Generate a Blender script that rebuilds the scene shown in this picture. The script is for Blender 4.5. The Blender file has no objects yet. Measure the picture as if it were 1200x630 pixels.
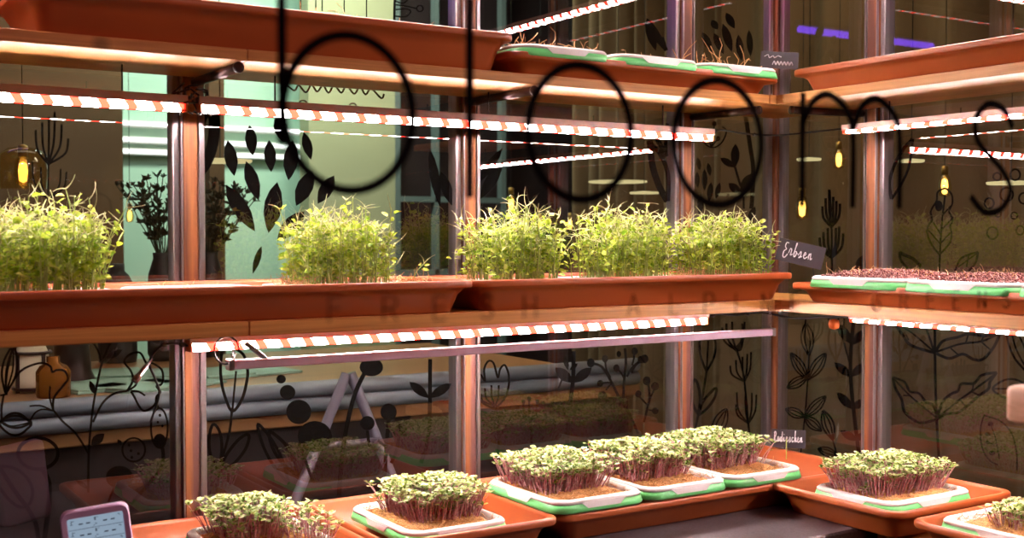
import bpy, math, random
from mathutils import Vector, Matrix
PI = math.pi
sc = bpy.context.scene
COL = sc.collection
rnd = random.Random(7)

# ------------------------------------------------------------------ camera
FPX = 1382.0
EYE = Vector((-2.173, -2.173, 1.45))
HEAD = math.atan2(.536, .844); PITCH = math.radians(1.66)
cam = bpy.data.objects.new('camera', bpy.data.cameras.new('camera')); COL.objects.link(cam)
cam.location = EYE
cam.rotation_euler = (PI/2 - PITCH, 0, -HEAD)
cam.data.sensor_width = 36; cam.data.lens = FPX/1200*36
cam.data.clip_start = .05
cam.data.dof.use_dof = True; cam.data.dof.focus_distance = 2.45; cam.data.dof.aperture_fstop = 5.2
sc.camera = cam
RV = Vector((math.cos(HEAD), -math.sin(HEAD), 0)); FH = Vector((math.sin(HEAD), math.cos(HEAD), 0)); ZV = Vector((0, 0, 1))
FW = FH*math.cos(PITCH) - ZV*math.sin(PITCH); UP = FH*math.sin(PITCH) + ZV*math.cos(PITCH)
def ray(px, py): return FW + RV*((px-600)/FPX) - UP*((py-315)/FPX)
def on_left(px, py, y=.0022):                   # a point of the left glass wall (plane y = const)
    d = ray(px, py); return EYE + d*((y-EYE.y)/d.y)
def on_right(px, py, x=.0022):
    d = ray(px, py); return EYE + d*((x-EYE.x)/d.x)

sc.view_settings.view_transform = 'Standard'; sc.view_settings.look = 'None'
sc.view_settings.gamma = 1; sc.view_settings.exposure = 0; sc.view_settings.use_curve_mapping = False
sc.cycles.max_bounces = 10; sc.cycles.transparent_max_bounces = 24; sc.cycles.diffuse_bounces = 4
sc.cycles.glossy_bounces = 5; sc.cycles.sample_clamp_indirect = 4; sc.cycles.use_denoising = True
sc.cycles.caustics_reflective = False; sc.cycles.caustics_refractive = False
w = bpy.data.worlds.new('world'); sc.world = w; w.use_nodes = True
w.node_tree.nodes['Background'].inputs[0].default_value = (.10, .07, .06, 1)
w.node_tree.nodes['Background'].inputs[1].default_value = .3

# ------------------------------------------------------------------ materials
def mat(name, color, rough=.5, metal=0, noise=None, bump=None, emit=None, trans=0, coat=0, spec=.5, alpha=1):
    m = bpy.data.materials.new(name); m.use_nodes = True
    nt = m.node_tree; b = nt.nodes['Principled BSDF']
    b.inputs['Base Color'].default_value = (*color, 1); b.inputs['Roughness'].default_value = rough
    b.inputs['Metallic'].default_value = metal; b.inputs['Specular IOR Level'].default_value = spec
    b.inputs['Transmission Weight'].default_value = trans; b.inputs['Coat Weight'].default_value = coat
    b.inputs['Alpha'].default_value = alpha
    if emit: b.inputs['Emission Color'].default_value = (*emit[0], 1); b.inputs['Emission Strength'].default_value = emit[1]
    if noise or bump:
        tc = nt.nodes.new('ShaderNodeTexCoord'); mp = nt.nodes.new('ShaderNodeMapping'); n = nt.nodes.new('ShaderNodeTexNoise')
        s, scale, c2 = noise if noise else (bump[0], (1, 1, 1), None)
        n.inputs['Scale'].default_value = s; n.inputs['Detail'].default_value = 5; mp.inputs['Scale'].default_value = scale
        nt.links.new(tc.outputs['Object'], mp.inputs[0]); nt.links.new(mp.outputs[0], n.inputs[0])
        if c2:
            r = nt.nodes.new('ShaderNodeValToRGB'); nt.links.new(n.outputs[0], r.inputs[0])
            cols = [color] + (list(c2) if isinstance(c2[0], tuple) else [c2])
            r.color_ramp.elements[0].position = .36; r.color_ramp.elements[0].color = (*cols[0], 1)
            r.color_ramp.elements[1].position = .64; r.color_ramp.elements[1].color = (*cols[-1], 1)
            for i, c in enumerate(cols[1:-1]):
                e = r.color_ramp.elements.new(.36 + .28*(i+1)/(len(cols)-1)); e.color = (*c, 1)
            nt.links.new(r.outputs[0], b.inputs['Base Color'])
        if bump:
            n2 = nt.nodes.new('ShaderNodeTexNoise'); n2.inputs['Scale'].default_value = bump[0]; nt.links.new(mp.outputs[0], n2.inputs[0])
            bp = nt.nodes.new('ShaderNodeBump'); bp.inputs['Strength'].default_value = bump[1]; bp.inputs['Distance'].default_value = .003
            nt.links.new(n2.outputs[0], bp.inputs['Height']); nt.links.new(bp.outputs[0], b.inputs['Normal'])
    return m

def wood(name, c1, c2, axis, rough=.38):
    """pine grain drawn out along one axis, with a few knots"""
    m = bpy.data.materials.new(name); m.use_nodes = True; nt = m.node_tree; b = nt.nodes['Principled BSDF']
    tc = nt.nodes.new('ShaderNodeTexCoord'); mp = nt.nodes.new('ShaderNodeMapping')
    s = [22, 22, 60]; s[axis] = 1.6; mp.inputs['Scale'].default_value = s
    n = nt.nodes.new('ShaderNodeTexNoise'); n.inputs['Scale'].default_value = 1.6; n.inputs['Detail'].default_value = 6; n.inputs['Distortion'].default_value = 1.2
    r = nt.nodes.new('ShaderNodeValToRGB')
    r.color_ramp.elements[0].position = .3; r.color_ramp.elements[0].color = (*c2, 1)
    r.color_ramp.elements[1].position = .62; r.color_ramp.elements[1].color = (*c1, 1)
    nt.links.new(tc.outputs['Object'], mp.inputs[0]); nt.links.new(mp.outputs[0], n.inputs[0]); nt.links.new(n.outputs[0], r.inputs[0])
    v = nt.nodes.new('ShaderNodeTexVoronoi'); v.inputs['Scale'].default_value = 3.1
    nt.links.new(tc.outputs['Object'], v.inputs['Vector'])
    rk = nt.nodes.new('ShaderNodeValToRGB'); rk.color_ramp.elements[0].position = .02; rk.color_ramp.elements[0].color = (.35, .35, .35, 1)
    rk.color_ramp.elements[1].position = .06; rk.color_ramp.elements[1].color = (1, 1, 1, 1)
    nt.links.new(v.outputs['Distance'], rk.inputs[0])
    mx = nt.nodes.new('ShaderNodeMixRGB'); mx.blend_type = 'MULTIPLY'; mx.inputs[0].default_value = .8
    nt.links.new(r.outputs[0], mx.inputs[1]); nt.links.new(rk.outputs[0], mx.inputs[2]); nt.links.new(mx.outputs[0], b.inputs['Base Color'])
    b.inputs['Roughness'].default_value = rough
    bp = nt.nodes.new('ShaderNodeBump'); bp.inputs['Strength'].default_value = .15; bp.inputs['Distance'].default_value = .001
    nt.links.new(n.outputs[0], bp.inputs['Height']); nt.links.new(bp.outputs[0], b.inputs['Normal'])
    return m

def glass_mat(name, tint=(.90, .93, .90), base=.24, amp=.76):
    m = bpy.data.materials.new(name); m.use_nodes = True; nt = m.node_tree
    for n in list(nt.nodes):
        if n.type != 'OUTPUT_MATERIAL': nt.nodes.remove(n)
    out = [n for n in nt.nodes if n.type == 'OUTPUT_MATERIAL'][0]
    g = nt.nodes.new('ShaderNodeNewGeometry'); d = nt.nodes.new('ShaderNodeVectorMath'); d.operation = 'DOT_PRODUCT'
    nt.links.new(g.outputs['Normal'], d.inputs[0]); nt.links.new(g.outputs['Incoming'], d.inputs[1])
    def mth(op, a, b=None):
        x = nt.nodes.new('ShaderNodeMath'); x.operation = op
        if hasattr(a, 'node'): nt.links.new(a, x.inputs[0])
        else: x.inputs[0].default_value = a
        if b is not None:
            if hasattr(b, 'node'): nt.links.new(b, x.inputs[1])
            else: x.inputs[1].default_value = b
        return x.outputs[0]
    c = mth('ABSOLUTE', d.outputs['Value']); f = mth('POWER', mth('SUBTRACT', 1.0, c), 5.0)
    f = mth('ADD', mth('MULTIPLY', f, amp), base)
    t = nt.nodes.new('ShaderNodeBsdfTransparent'); t.inputs[0].default_value = (*tint, 1)
    gl = nt.nodes.new('ShaderNodeBsdfGlossy'); gl.inputs['Roughness'].default_value = .0
    mx = nt.nodes.new('ShaderNodeMixShader'); nt.links.new(f, mx.inputs[0]); nt.links.new(t.outputs[0], mx.inputs[1]); nt.links.new(gl.outputs[0], mx.inputs[2])
    nt.links.new(mx.outputs[0], out.inputs[0]); return m

def leaf_mat(name, cols, scale=60):
    m = mat(name, cols[0], .5, noise=(scale, (1, 1, 1), tuple(cols[1:])))
    nt = m.node_tree; b = nt.nodes['Principled BSDF']; out = [n for n in nt.nodes if n.type == 'OUTPUT_MATERIAL'][0]
    tr = nt.nodes.new('ShaderNodeBsdfTranslucent'); mx = nt.nodes.new('ShaderNodeMixShader'); mx.inputs[0].default_value = .42
    nt.links.new(b.inputs['Base Color'].links[0].from_socket, tr.inputs[0])
    nt.links.new(b.outputs[0], mx.inputs[1]); nt.links.new(tr.outputs[0], mx.inputs[2]); nt.links.new(mx.outputs[0], out.inputs[0]); return m

def led_mat(name, axis, period, white, red, skew=.6, frac=.64):
    """diodes in a row: cold white and red ones alternate along the strip"""
    m = bpy.data.materials.new(name); m.use_nodes = True; nt = m.node_tree
    for n in list(nt.nodes):
        if n.type != 'OUTPUT_MATERIAL': nt.nodes.remove(n)
    out = [n for n in nt.nodes if n.type == 'OUTPUT_MATERIAL'][0]
    tc = nt.nodes.new('ShaderNodeTexCoord'); sp = nt.nodes.new('ShaderNodeSeparateXYZ'); nt.links.new(tc.outputs['Object'], sp.inputs[0])
    def mth(op, a, b=None, c=None):
        x = nt.nodes.new('ShaderNodeMath'); x.operation = op
        for i, v in enumerate((a, b, c)):
            if v is None: continue
            if hasattr(v, 'node'): nt.links.new(v, x.inputs[i])
            else: x.inputs[i].default_value = v
        return x.outputs[0]
    t = mth('MULTIPLY_ADD', sp.outputs[2], skew, sp.outputs[axis])
    fr = mth('FRACT', mth('DIVIDE', t, period))
    r = nt.nodes.new('ShaderNodeValToRGB'); cr = r.color_ramp
    cr.elements[0].position = 0; cr.elements[0].color = (*red, 1)
    cr.elements[1].position = 1; cr.elements[1].color = (*red, 1)
    a = (1-frac)/2
    e = cr.elements.new(a); e.color = (*red, 1); e = cr.elements.new(a+.13); e.color = (*white, 1)
    e = cr.elements.new(1-a-.13); e.color = (*white, 1); e = cr.elements.new(1-a); e.color = (*red, 1)
    nt.links.new(fr, r.inputs[0])
    em = nt.nodes.new('ShaderNodeEmission'); em.inputs[1].default_value = 1.0
    nt.links.new(r.outputs[0], em.inputs[0]); nt.links.new(em.outputs[0], out.inputs[0]); return m

def emis(name, c, s): return mat(name, (.02, .02, .02), .5, emit=(c, s))

M = {}
M['terra'] = mat('terracotta_plastic', (.54, .125, .030), .34, noise=(3, (1, 1, 1), (.47, .100, .025)), bump=(900, .04))
M['green'] = mat('mint_plastic', (.20, .80, .25), .3, bump=(600, .02))
M['white'] = mat('white_plastic', (.86, .80, .76), .35, bump=(600, .02))
M['pineX'] = wood('pine_along_left', (.74, .33, .085), (.52, .20, .05), 0)
M['pineY'] = wood('pine_along_right', (.76, .37, .12), (.56, .24, .07), 1)
M['rust'] = mat('rusted_bar', (.16, .07, .05), .33, .4, noise=(26, (1, 1, .05), ((.50, .19, .07), (.22, .10, .09))), bump=(150, .25))
M['steel'] = mat('brushed_steel', (.42, .38, .40), .28, .85, noise=(30, (1, 1, .05), (.55, .47, .47)))
M['darkrod'] = mat('dark_steel', (.06, .035, .035), .3, .7, bump=(100, .1))
M['black'] = mat('black_rubber', (.012, .012, .014), .45, bump=(300, .05))
M['vinyl'] = mat('black_vinyl', (.0025, .0025, .003), .9, bump=(900, .01), spec=.05)
M['slab'] = mat('dark_stone', (.060, .046, .052), .34, noise=(220, (1, 1, 1), (.11, .088, .098)), bump=(60, .06))
M['coir'] = mat('coir_mat', (.62, .25, .06), .9, noise=(120, (1, 1, 1), ((.85, .46, .16), (.48, .17, .04))), bump=(300, .8))
M['fibre'] = mat('straw_fibre', (.92, .60, .28), .7, noise=(60, (1, 1, 1), (.80, .38, .13)))
M['rstem'] = mat('radish_stem', (.80, .26, .32), .5, noise=(90, (1, 1, 1), ((.92, .60, .56), (.58, .11, .17))))
M['rleaf'] = leaf_mat('radish_leaf', [(.28, .46, .06), (.66, .76, .28), (.93, .93, .66)], 110)
M['rtrue'] = leaf_mat('radish_true_leaf', [(.13, .27, .035), (.30, .42, .08)], 80)
M['pstem'] = mat('pea_stem', (.52, .62, .16), .5, noise=(60, (1, 1, 1), (.36, .52, .09)))
M['pleaf'] = leaf_mat('pea_leaf', [(.26, .50, .03), (.58, .78, .06), (.84, .90, .24)], 70)
M['ptend'] = mat('pea_tendril', (.72, .80, .26), .5, noise=(60, (1, 1, 1), (.90, .86, .50)))
M['seed'] = mat('seed_hulls', (.09, .02, .025), .6, noise=(160, (1, 1, 1), ((.34, .09, .07), (.66, .36, .33))))
M['glass'] = glass_mat('window_glass')
M['front'] = glass_mat('front_glass', (.985, .985, .985), .012, .6)
M['alu'] = mat('coppery_aluminium', (.80, .55, .48), .35, .2, bump=(300, .02))
M['curtain'] = mat('olive_curtain', (.19, .130, .070), .9, noise=(5, (1, 1, .2), (.15, .10, .055)), bump=(400, .3))
M['brown'] = mat('brown_plaster', (.115, .060, .022), .85, noise=(3, (1, 1, 1), (.09, .046, .018)), bump=(80, .1))
M['mint'] = mat('mint_wall', (.55, .82, .66), .7, noise=(1.5, (1, 1, 1), (.50, .78, .62)), bump=(80, .05))
M['olive'] = mat('olive_plaster', (.42, .44, .27), .85, noise=(2, (1, 1, 1), (.38, .40, .25)), bump=(80, .1))
M['teal'] = mat('teal_frame', (.13, .18, .18), .5, bump=(80, .05))
M['dark'] = mat('dark_panel', (.020, .012, .014), .5, noise=(6, (1, 1, 1), (.028, .018, .020)), bump=(60, .05))
M['tabletop'] = mat('orange_table_top', (.36, .17, .065), .35, noise=(4, (.2, 3, 1), (.28, .13, .05)), bump=(60, .05))
M['pipe'] = mat('grey_pipe', (.14, .16, .19), .38, noise=(8, (.4, 1, 1), (.26, .28, .32)), bump=(40, .08))
M['floor'] = mat('floor_boards', (.10, .07, .05), .5, noise=(5, (.3, 4, 1), (.13, .09, .06)), bump=(40, .05))
M['ceil'] = mat('ceiling_paint', (.10, .075, .06), .9, noise=(3, (1, 1, 1), (.09, .07, .055)), bump=(40, .05))
M['cream'] = mat('cream_wax', (.70, .58, .42), .6, noise=(20, (1, 1, 1), (.66, .54, .38)))
M['amber'] = mat('amber_glass', (.36, .12, .02), .12, trans=.5)
M['mag'] = mat('menu_green', (.30, .46, .36), .4, noise=(9, (1, 1, 1), (.22, .36, .30)))
M['lilac'] = mat('lilac_casing', (.78, .56, .78), .4, bump=(400, .03))
M['screen'] = emis('lit_screen', (.42, .56, .72), .62)
M['ink'] = mat('display_ink', (.03, .05, .09), .5, bump=(300, .01))
M['chalk'] = mat('white_chalk', (.80, .78, .82), .8, bump=(600, .2))
M['board'] = mat('slate_board', (.035, .030, .036), .6, noise=(12, (1, 1, 1), (.05, .04, .05)))
M['bulb'] = emis('glowing_filament', (1, .60, .16), 7)
M['bulbglass'] = glass_mat('bulb_glass', (.95, .82, .5), .14, .8)
M['disc'] = emis('lit_disc', (1, .82, .40), .9)
M['brass'] = mat('brass', (.5, .32, .10), .3, .9, noise=(40, (1, 1, 1), (.4, .25, .08)))
M['tube'] = emis('white_tube', (.90, 1, .96), 3)
M['purple'] = emis('purple_tube', (.20, .06, 1), 5)
M['darkleaf'] = mat('dark_foliage', (.02, .025, .012), .7, noise=(20, (1, 1, 1), (.05, .05, .02)))
M['vase'] = mat('black_vase', (.02, .018, .018), .4, bump=(50, .05))
M['tripod'] = mat('grey_metal', (.11, .09, .13), .4, .2, bump=(100, .05))
M['orangeclip'] = mat('orange_clip', (.75, .16, .03), .35, bump=(200, .05))
M['letter'] = mat('sign_vinyl', (.006, .005, .006), .9, bump=(900, .01), spec=.1)
M['oak'] = wood('pale_oak', (.85, .48, .30), (.74, .38, .22), 0, .4)
W_, R_ = (230, 212, 204), (26, .50, .26)
M['ledX'] = led_mat('led_row_left', 0, .045, W_, R_)
M['ledY'] = led_mat('led_row_right', 1, .045, W_, R_)

# ------------------------------------------------------------------ mesh helpers
class MB:
    def __init__(s): s.v = []; s.f = []; s.sm = []
    def add(s, vs, fs, smooth=False):
        o = len(s.v); s.v += [tuple(v) for v in vs]
        for f in fs: s.f.append([i+o for i in f]); s.sm.append(smooth)
    def box(s, x0, x1, y0, y1, z0, z1, bev=0.0):
        if bev <= 0:
            s.add([(x, y, z) for x in (x0, x1) for y in (y0, y1) for z in (z0, z1)],
                  [(0, 1, 3, 2), (4, 6, 7, 5), (0, 4, 5, 1), (2, 3, 7, 6), (0, 2, 6, 4), (1, 5, 7, 3)]); return
        rings = []
        for (z, b) in ((z0, bev), (z0+bev, 0), (z1-bev, 0), (z1, bev)):
            r = []
            for (cx, cy, sx, sy) in ((x0, y0, 1, 1), (x1, y0, -1, 1), (x1, y1, -1, -1), (x0, y1, 1, -1)):
                p = [(cx+sx*b, cy+sy*(bev+b)), (cx+sx*(bev+b), cy+sy*b)]
                if (sx*sy) < 0: p.reverse()
                r += [(a, c, z) for a, c in p]
            rings.append(r)
        s.loft(rings, True, True)
    def loft(s, rings, cap0=False, cap1=False, closed=True, smooth=False):
        n = len(rings[0]); vs = [v for r in rings for v in r]; fs = []
        for i in range(len(rings)-1):
            for j in range(n if closed else n-1):
                k = (j+1) % n; fs.append((i*n+j, i*n+k, (i+1)*n+k, (i+1)*n+j))
        if cap0: fs.append(tuple(range(n))[::-1])
        if cap1: fs.append(tuple(range((len(rings)-1)*n, len(rings)*n)))
        s.add(vs, fs, smooth)
    def tube(s, pts, r, seg=6, cap=True, smooth=True):
        pts = [Vector(p) for p in pts]; rings = []
        rr = r if isinstance(r, (list, tuple)) else [r]*len(pts)
        prev = None
        for i, p in enumerate(pts):
            t = (pts[min(i+1, len(pts)-1)] - pts[max(i-1, 0)])
            t = t.normalized() if t.length > 1e-9 else Vector((0, 0, 1))
            if prev is None: a = t.orthogonal().normalized()
            else:
                a = prev - t*prev.dot(t); a = a.normalized() if a.length > 1e-6 else t.orthogonal().normalized()
            prev = a; b = t.cross(a)
            rings.append([p + (a*math.cos(2*PI*k/seg) + b*math.sin(2*PI*k/seg))*rr[i] for k in range(seg)])
        s.loft(rings, cap, cap, True, smooth)
    def lathe(s, prof, cx=0, cy=0, seg=20, cap=True):
        s.loft([[(cx+r*math.cos(2*PI*k/seg), cy+r*math.sin(2*PI*k/seg), z) for k in range(seg)] for r, z in prof], cap, cap, True, True)
    def build(s, name, m, parent=None, loc=(0, 0, 0), rot=(0, 0, 0)):
        me = bpy.data.meshes.new(name); me.from_pydata(s.v, [], s.f); me.materials.append(m)
        me.polygons.foreach_set('use_smooth', s.sm); me.update()
        o = bpy.data.objects.new(name, me); COL.objects.link(o); o.location = loc; o.rotation_euler = rot
        if parent: o.parent = parent
        return o

def tag(o, label, cat, group=None, kind=None):
    o['label'] = label; o['category'] = cat
    if group: o['group'] = group
    if kind: o['kind'] = kind
    return o
def root(name, loc, label, cat, group=None, rz=0, rot=None):
    o = bpy.data.objects.new(name, None); COL.objects.link(o); o.location = loc; o.rotation_euler = rot or (0, 0, rz)
    o.empty_display_size = .05
    return tag(o, label, cat, group)
def struct(o): o['kind'] = 'structure'; return o

def rrect(hx, hy, r, z, n=5, cx=0, cy=0):
    out = []
    for (sx, sy, a0) in ((1, 1, 0), (-1, 1, 90), (-1, -1, 180), (1, -1, 270)):
        for k in range(n+1):
            a = math.radians(a0 + 90*k/n)
            out.append((cx + sx*(hx-r) + r*math.cos(a), cy + sy*(hy-r) + r*math.sin(a), z))
    return out

def curve(pts, n=6, closed=False):
    """catmull-rom through 2-D points"""
    P = [Vector((*p, 0)) if len(p) == 2 else Vector(p) for p in pts]
    if len(P) < 3 and not closed: return [p.copy() for p in P]
    out = []; L = len(P); rng = range(L) if closed else range(L-1)
    for i in rng:
        if closed: a, b, c, d = P[(i-1) % L], P[i], P[(i+1) % L], P[(i+2) % L]
        else: a, b, c, d = P[max(i-1, 0)], P[i], P[i+1], P[min(i+2, L-1)]
        for k in range(n):
            t = k/n
            out.append(.5*((2*b) + (c-a)*t + (2*a-5*b+4*c-d)*t*t + (3*b-a-3*c+d)*t**3))
    if not closed: out.append(P[-1])
    return out

# ------------------------------------------------------------------ the room
def wall(name, x0, x1, y0, y1, z0, z1, m):
    b = MB(); b.box(x0, x1, y0, y1, z0, z1); return struct(b.build(name, m))
wall('floor', -5, 5, -5, 6, -.1, 0, M['floor'])
wall('ceiling', -5, 5, -5, 6, 2.9, 3.0, M['ceil'])
wall('wall_outer_left', -5.1, -5, -5, 6, 0, 2.9, M['brown'])
wall('wall_outer_right', 5, 5.1, -5, 6, 0, 2.9, M['brown'])
wall('wall_outer_front', -5, 5, -5.1, -5, 0, 2.9, M['brown'])
wall('wall_cafe_brown', -5, -.965, 2.60, 2.70, 0, 2.9, M['brown'])
wall('wall_cafe_mint', -1.05, .10, 2.95, 3.05, 0, 2.9, M['mint'])
wall('wall_cafe_olive', -.18, .235, 2.60, 2.70, 0, 2.9, M['olive'])
wall('wall_cafe_dark', .235, 5, 2.72, 2.80, 0, 2.9, M['dark'])
# teal framed partition in front of the dark wall
pr = MB()
for (x0, x1, z0, z1) in ((.235, .262, 0, 2.9), (.44, .462, 0, 2.9), (.80, .825, 0, 2.9), (.262, .80, 1.60, 1.625), (.262, .80, 1.26, 1.29)):
    pr.box(x0, x1, 2.60, 2.64, z0, z1)
struct(pr.build('window_9', M['teal']))
# floor plinth walls below the counter: closed lower wall so that the posts stand on something
wall('trim_20', -2.62, .03, -.02, .03, .0, .895, M['dark'])
wall('trim_21', -.02, .03, -1.6, -.02, .0, .895, M['dark'])

# glass panes between the posts
def pane(n, x0, x1, y0, y1, z0=.90, z1=2.62, m='glass'):
    b = MB()
    if abs(x1-x0) > abs(y1-y0): b.add([(x0, y0, z0), (x1, y0, z0), (x1, y0, z1), (x0, y0, z1)], [(0, 1, 2, 3)])
    else: b.add([(x0, y0, z0), (x0, y1, z0), (x0, y1, z1), (x0, y0, z1)], [(0, 1, 2, 3)])
    o = b.build('window_%d' % n, M[m]); return struct(o)
PX = [-2.14, -1.508, -.912, -.314]
pane(1, -2.12, -1.525, 0, 0); pane(2, -1.49, -.935, 0, 0); pane(3, -.89, -.34, 0, 0); pane(4, -.288, -.035, 0, 0)
pane(5, 0, 0, -.30, -.035); pane(6, 0, 0, -.95, -.352)
pane(7, -2.7, .02, -1.4485, -1.4485, .3, 2.62, 'front')
def post(n, x, y, axis):
    r = bpy.data.objects.new('trim_%d' % n, None); COL.objects.link(r); r.location = (x, y, .895); r['kind'] = 'structure'
    H = 1.75
    b = MB(); b.box(-.016, .016, -.024, .022, 0, H, .004)
    s = MB()
    for sg in (-1, 1):
        s.box(sg*.0235-.0065, sg*.0235+.0065, -.016, .02, 0, H, .002)
        s.box(sg*.0165-.0015, sg*.0165+.0015, -.028, -.022, 0, H)
    bo = b.build('bar', M['rust'], r); so = s.build('glazing_bead', M['steel'], r)
    if axis == 'y': r.rotation_euler[2] = -PI/2
    return r
for i, x in enumerate(PX): post(i+1, x, 0, 'x')
post(5, 0, -.325, 'y'); post(6, 0, -.97, 'y')
r = bpy.data.objects.new('trim_7', None); COL.objects.link(r); r.location = (0, 0, .895); r['kind'] = 'structure'
b = MB(); b.box(-.022, .022, -.022, .022, 0, 1.75, .004); b.build('bar', M['rust'], r)
b = MB(); b.box(-.036, -.022, -.012, .012, 0, 1.75, .002); b.box(-.012, .012, -.036, -.022, 0, 1.75, .002); b.build('glazing_bead', M['steel'], r)
# dark wooden sill under the panes
b = MB(); b.box(-2.62, 0, -.012, .02, .892, .905); b.box(-.012, .02, -1.45, 0, .892, .905); struct(b.build('trim_8', M['rust']))

# ------------------------------------------------------------------ counters and shelf boards
b = MB(); b.box(-2.62, -.0205, -.60, -.0205, .835, .875, .004)
tag(b.build('stone_worktop', M['slab']), 'dark speckled stone worktop running below the left glass wall', 'worktop')
b = MB(); b.box(-2.60, -.33, -.55, -.0205, 0, .834); 
tag(b.build('counter_base', M['dark']), 'black counter base under the dark worktop', 'counter')
r = root('wooden_counter', (-.17, -1.02, 0), 'light wooden counter below the right glass wall, right of the dark worktop', 'counter')
b = MB(); b.box(-.155, .148, -.40, .415, .835, .868, .004); b.build('top', M['pineY'], r)
b = MB(); b.box(-.14, .14, -.39, .41, 0, .8345); b.build('base', M['pineY'], r)

def board(name, x0, x1, y0, y1, z0, z1, m, label, ch=None):
    b = MB(); b.box(x0, x1, y0, y1, z0, z1, .0015); return tag(b.build(name, M[m]), label, 'shelf', 'pine shelf boards')
for z0, z1, w_ in ((1.738, 1.7575, 'upper'), (1.281, 1.306, 'middle')):
    board('shelf_board', -2.62, -1.4905, -.28, -.030, z0, z1, 'pineX', 'pine shelf board of the %s level at the left edge, left of the joint' % w_)
    board('shelf_board', -1.4895, -.300, -.28, -.030, z0, z1, 'pineX', 'long pine shelf board of the %s level along the left glass wall' % w_)
    b = MB()
    b.add([(x, y, z) for z in (z0, z1) for x, y in ((-.299, -.28), (-.28, -.28), (-.28, -.30), (-.04, -.30), (-.04, -.04), (-.299, -.04))],
          [(5, 4, 3, 2, 1, 0), (6, 7, 8, 9, 10, 11)] + [(i, (i+1) % 6, 6+(i+1) % 6, 6+i) for i in range(6)])
    tag(b.build('shelf_board', M['pineX']), 'pine corner piece of the %s shelf where both glass walls meet' % w_, 'shelf', 'pine shelf boards')
    board('shelf_board', -.28, -.030, -1.44, -.301, z0, z1, 'pineY', 'pine shelf board of the %s level along the right glass wall' % w_)

# bracket rods under the upper boards
def rod(name, p, q, label):
    b = MB(); b.tube([p, q], .0085, 12); b.tube([q, Vector(q)+(Vector(q)-Vector(p)).normalized()*.004], .0095, 12)
    tag(b.build(name, M['darkrod']), label, 'bracket', 'round bracket rods')
for z in (1.7285,):
    rod('bracket_rod', (-1.500, -.03, z), (-1.500, -.262, z), 'dark round bracket rod under the upper shelf at the left post')
    rod('bracket_rod', (-.910, -.03, z), (-.910, -.262, z), 'dark round bracket rod under the upper shelf at the middle post')
    rod('bracket_rod', (-.305, -.03, z), (-.290, -.235, z), 'dark round bracket rod under the upper shelf at the post beside the corner')
    rod('bracket_rod', (-.03, -.305, z), (-.225, -.275, z), 'dark round bracket rod under the upper shelf at the right post')

# ------------------------------------------------------------------ LED strips
def led(name, a, b_, axis, label, cat='led strip', lit=True, dz=.027, hz=.0105, wdt=.011):
    a = Vector(a); L = (Vector(b_)-a).length; s = 1 if (Vector(b_)-a)[axis] > 0 else -1
    r = root(name, a, label, cat, 'LED grow light strips')
    def bx(u0, u1, w0, w1, z0, z1, bev=0):
        m_ = MB()
        if s < 0: u0, u1 = -u1, -u0
        if axis == 0: m_.box(u0, u1, w0, w1, z0, z1, bev)
        else: m_.box(w0, w1, u0, u1, z0, z1, bev)
        return m_
    hb = bx(0, L, -wdt-.0008, wdt-.0005, dz*.62, dz*.62+hz, .0015)
    for g0, g1, gz in ((wdt+.0005, wdt+.0025, -.001), (-wdt-.0022, -wdt-.0006, dz*.46)):
        h2 = bx(0, L, g0, g1, gz, dz*.62+hz); hb.add(h2.v, h2.f); hb.build('housing', M['alu'], r)
    if lit: bx(.006, L-.006, -wdt, wdt, 0, dz*.62-.0003, .003).build('diode_row', M['ledX' if axis == 0 else 'ledY'], r)
    top_ = (1.738 if a.z > 1.5 else 1.281) if a.z < 2 else 2.9
    for t_ in (.12, .5, .88):
        if top_ > 2: mk = bx(L*t_-.001, L*t_+.001, -.001, .001, dz*.62+hz, top_-a.z-.0003)
        else: mk = bx(L*t_-.0012, L*t_+.0012, -.0012, .0012, dz*.62+hz, top_-a.z-.0003)
        mk.build('mount', M['darkrod'], r)
    ec = bx(0, .005, -wdt-.001, wdt+.001, -.001, dz*.62+.001, .001); e2 = bx(L-.005, L, -wdt-.001, wdt+.001, -.001, dz*.62+.001, .001)
    ec.build('end_cap', M['orangeclip'] if lit else M['alu'], r); e2.build('end_cap', M['orangeclip'] if lit else M['alu'], r)
    return r
led('led_strip', (-2.45, -.13, 1.664), (-1.548, -.13, 1.664), 0, 'glowing white and red LED strip under the upper shelf, left of the left post')
led('led_strip', (-1.528, -.13, 1.664), (-.335, -.13, 1.664), 0, 'long glowing LED strip under the upper shelf between left post and corner')
led('led_strip', (-.12, -.335, 1.676), (-.12, -1.35, 1.676), 1, 'glowing LED strip under the upper shelf along the right glass wall', dz=.014)
led('led_strip', (-1.548, -.13, 1.246), (-.35, -.13, 1.246), 0, 'brightest LED strip, under the middle shelf above the pale unlit bar', dz=.031, wdt=.012)
led('led_strip', (-.12, -.36, 1.256), (-.12, -1.35, 1.256), 1, 'glowing LED strip under the middle shelf along the right glass wall', dz=.016)
led('led_strip', (-2.3, -.13, 2.10), (-.60, -.13, 2.10), 0, 'LED strip high above the upper trays of the left wall', dz=.022)
led('led_strip', (-.13, -.30, 2.10), (-.13, -1.35, 2.10), 1, 'LED strip high above the upper trays of the right wall', dz=.022)
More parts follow.
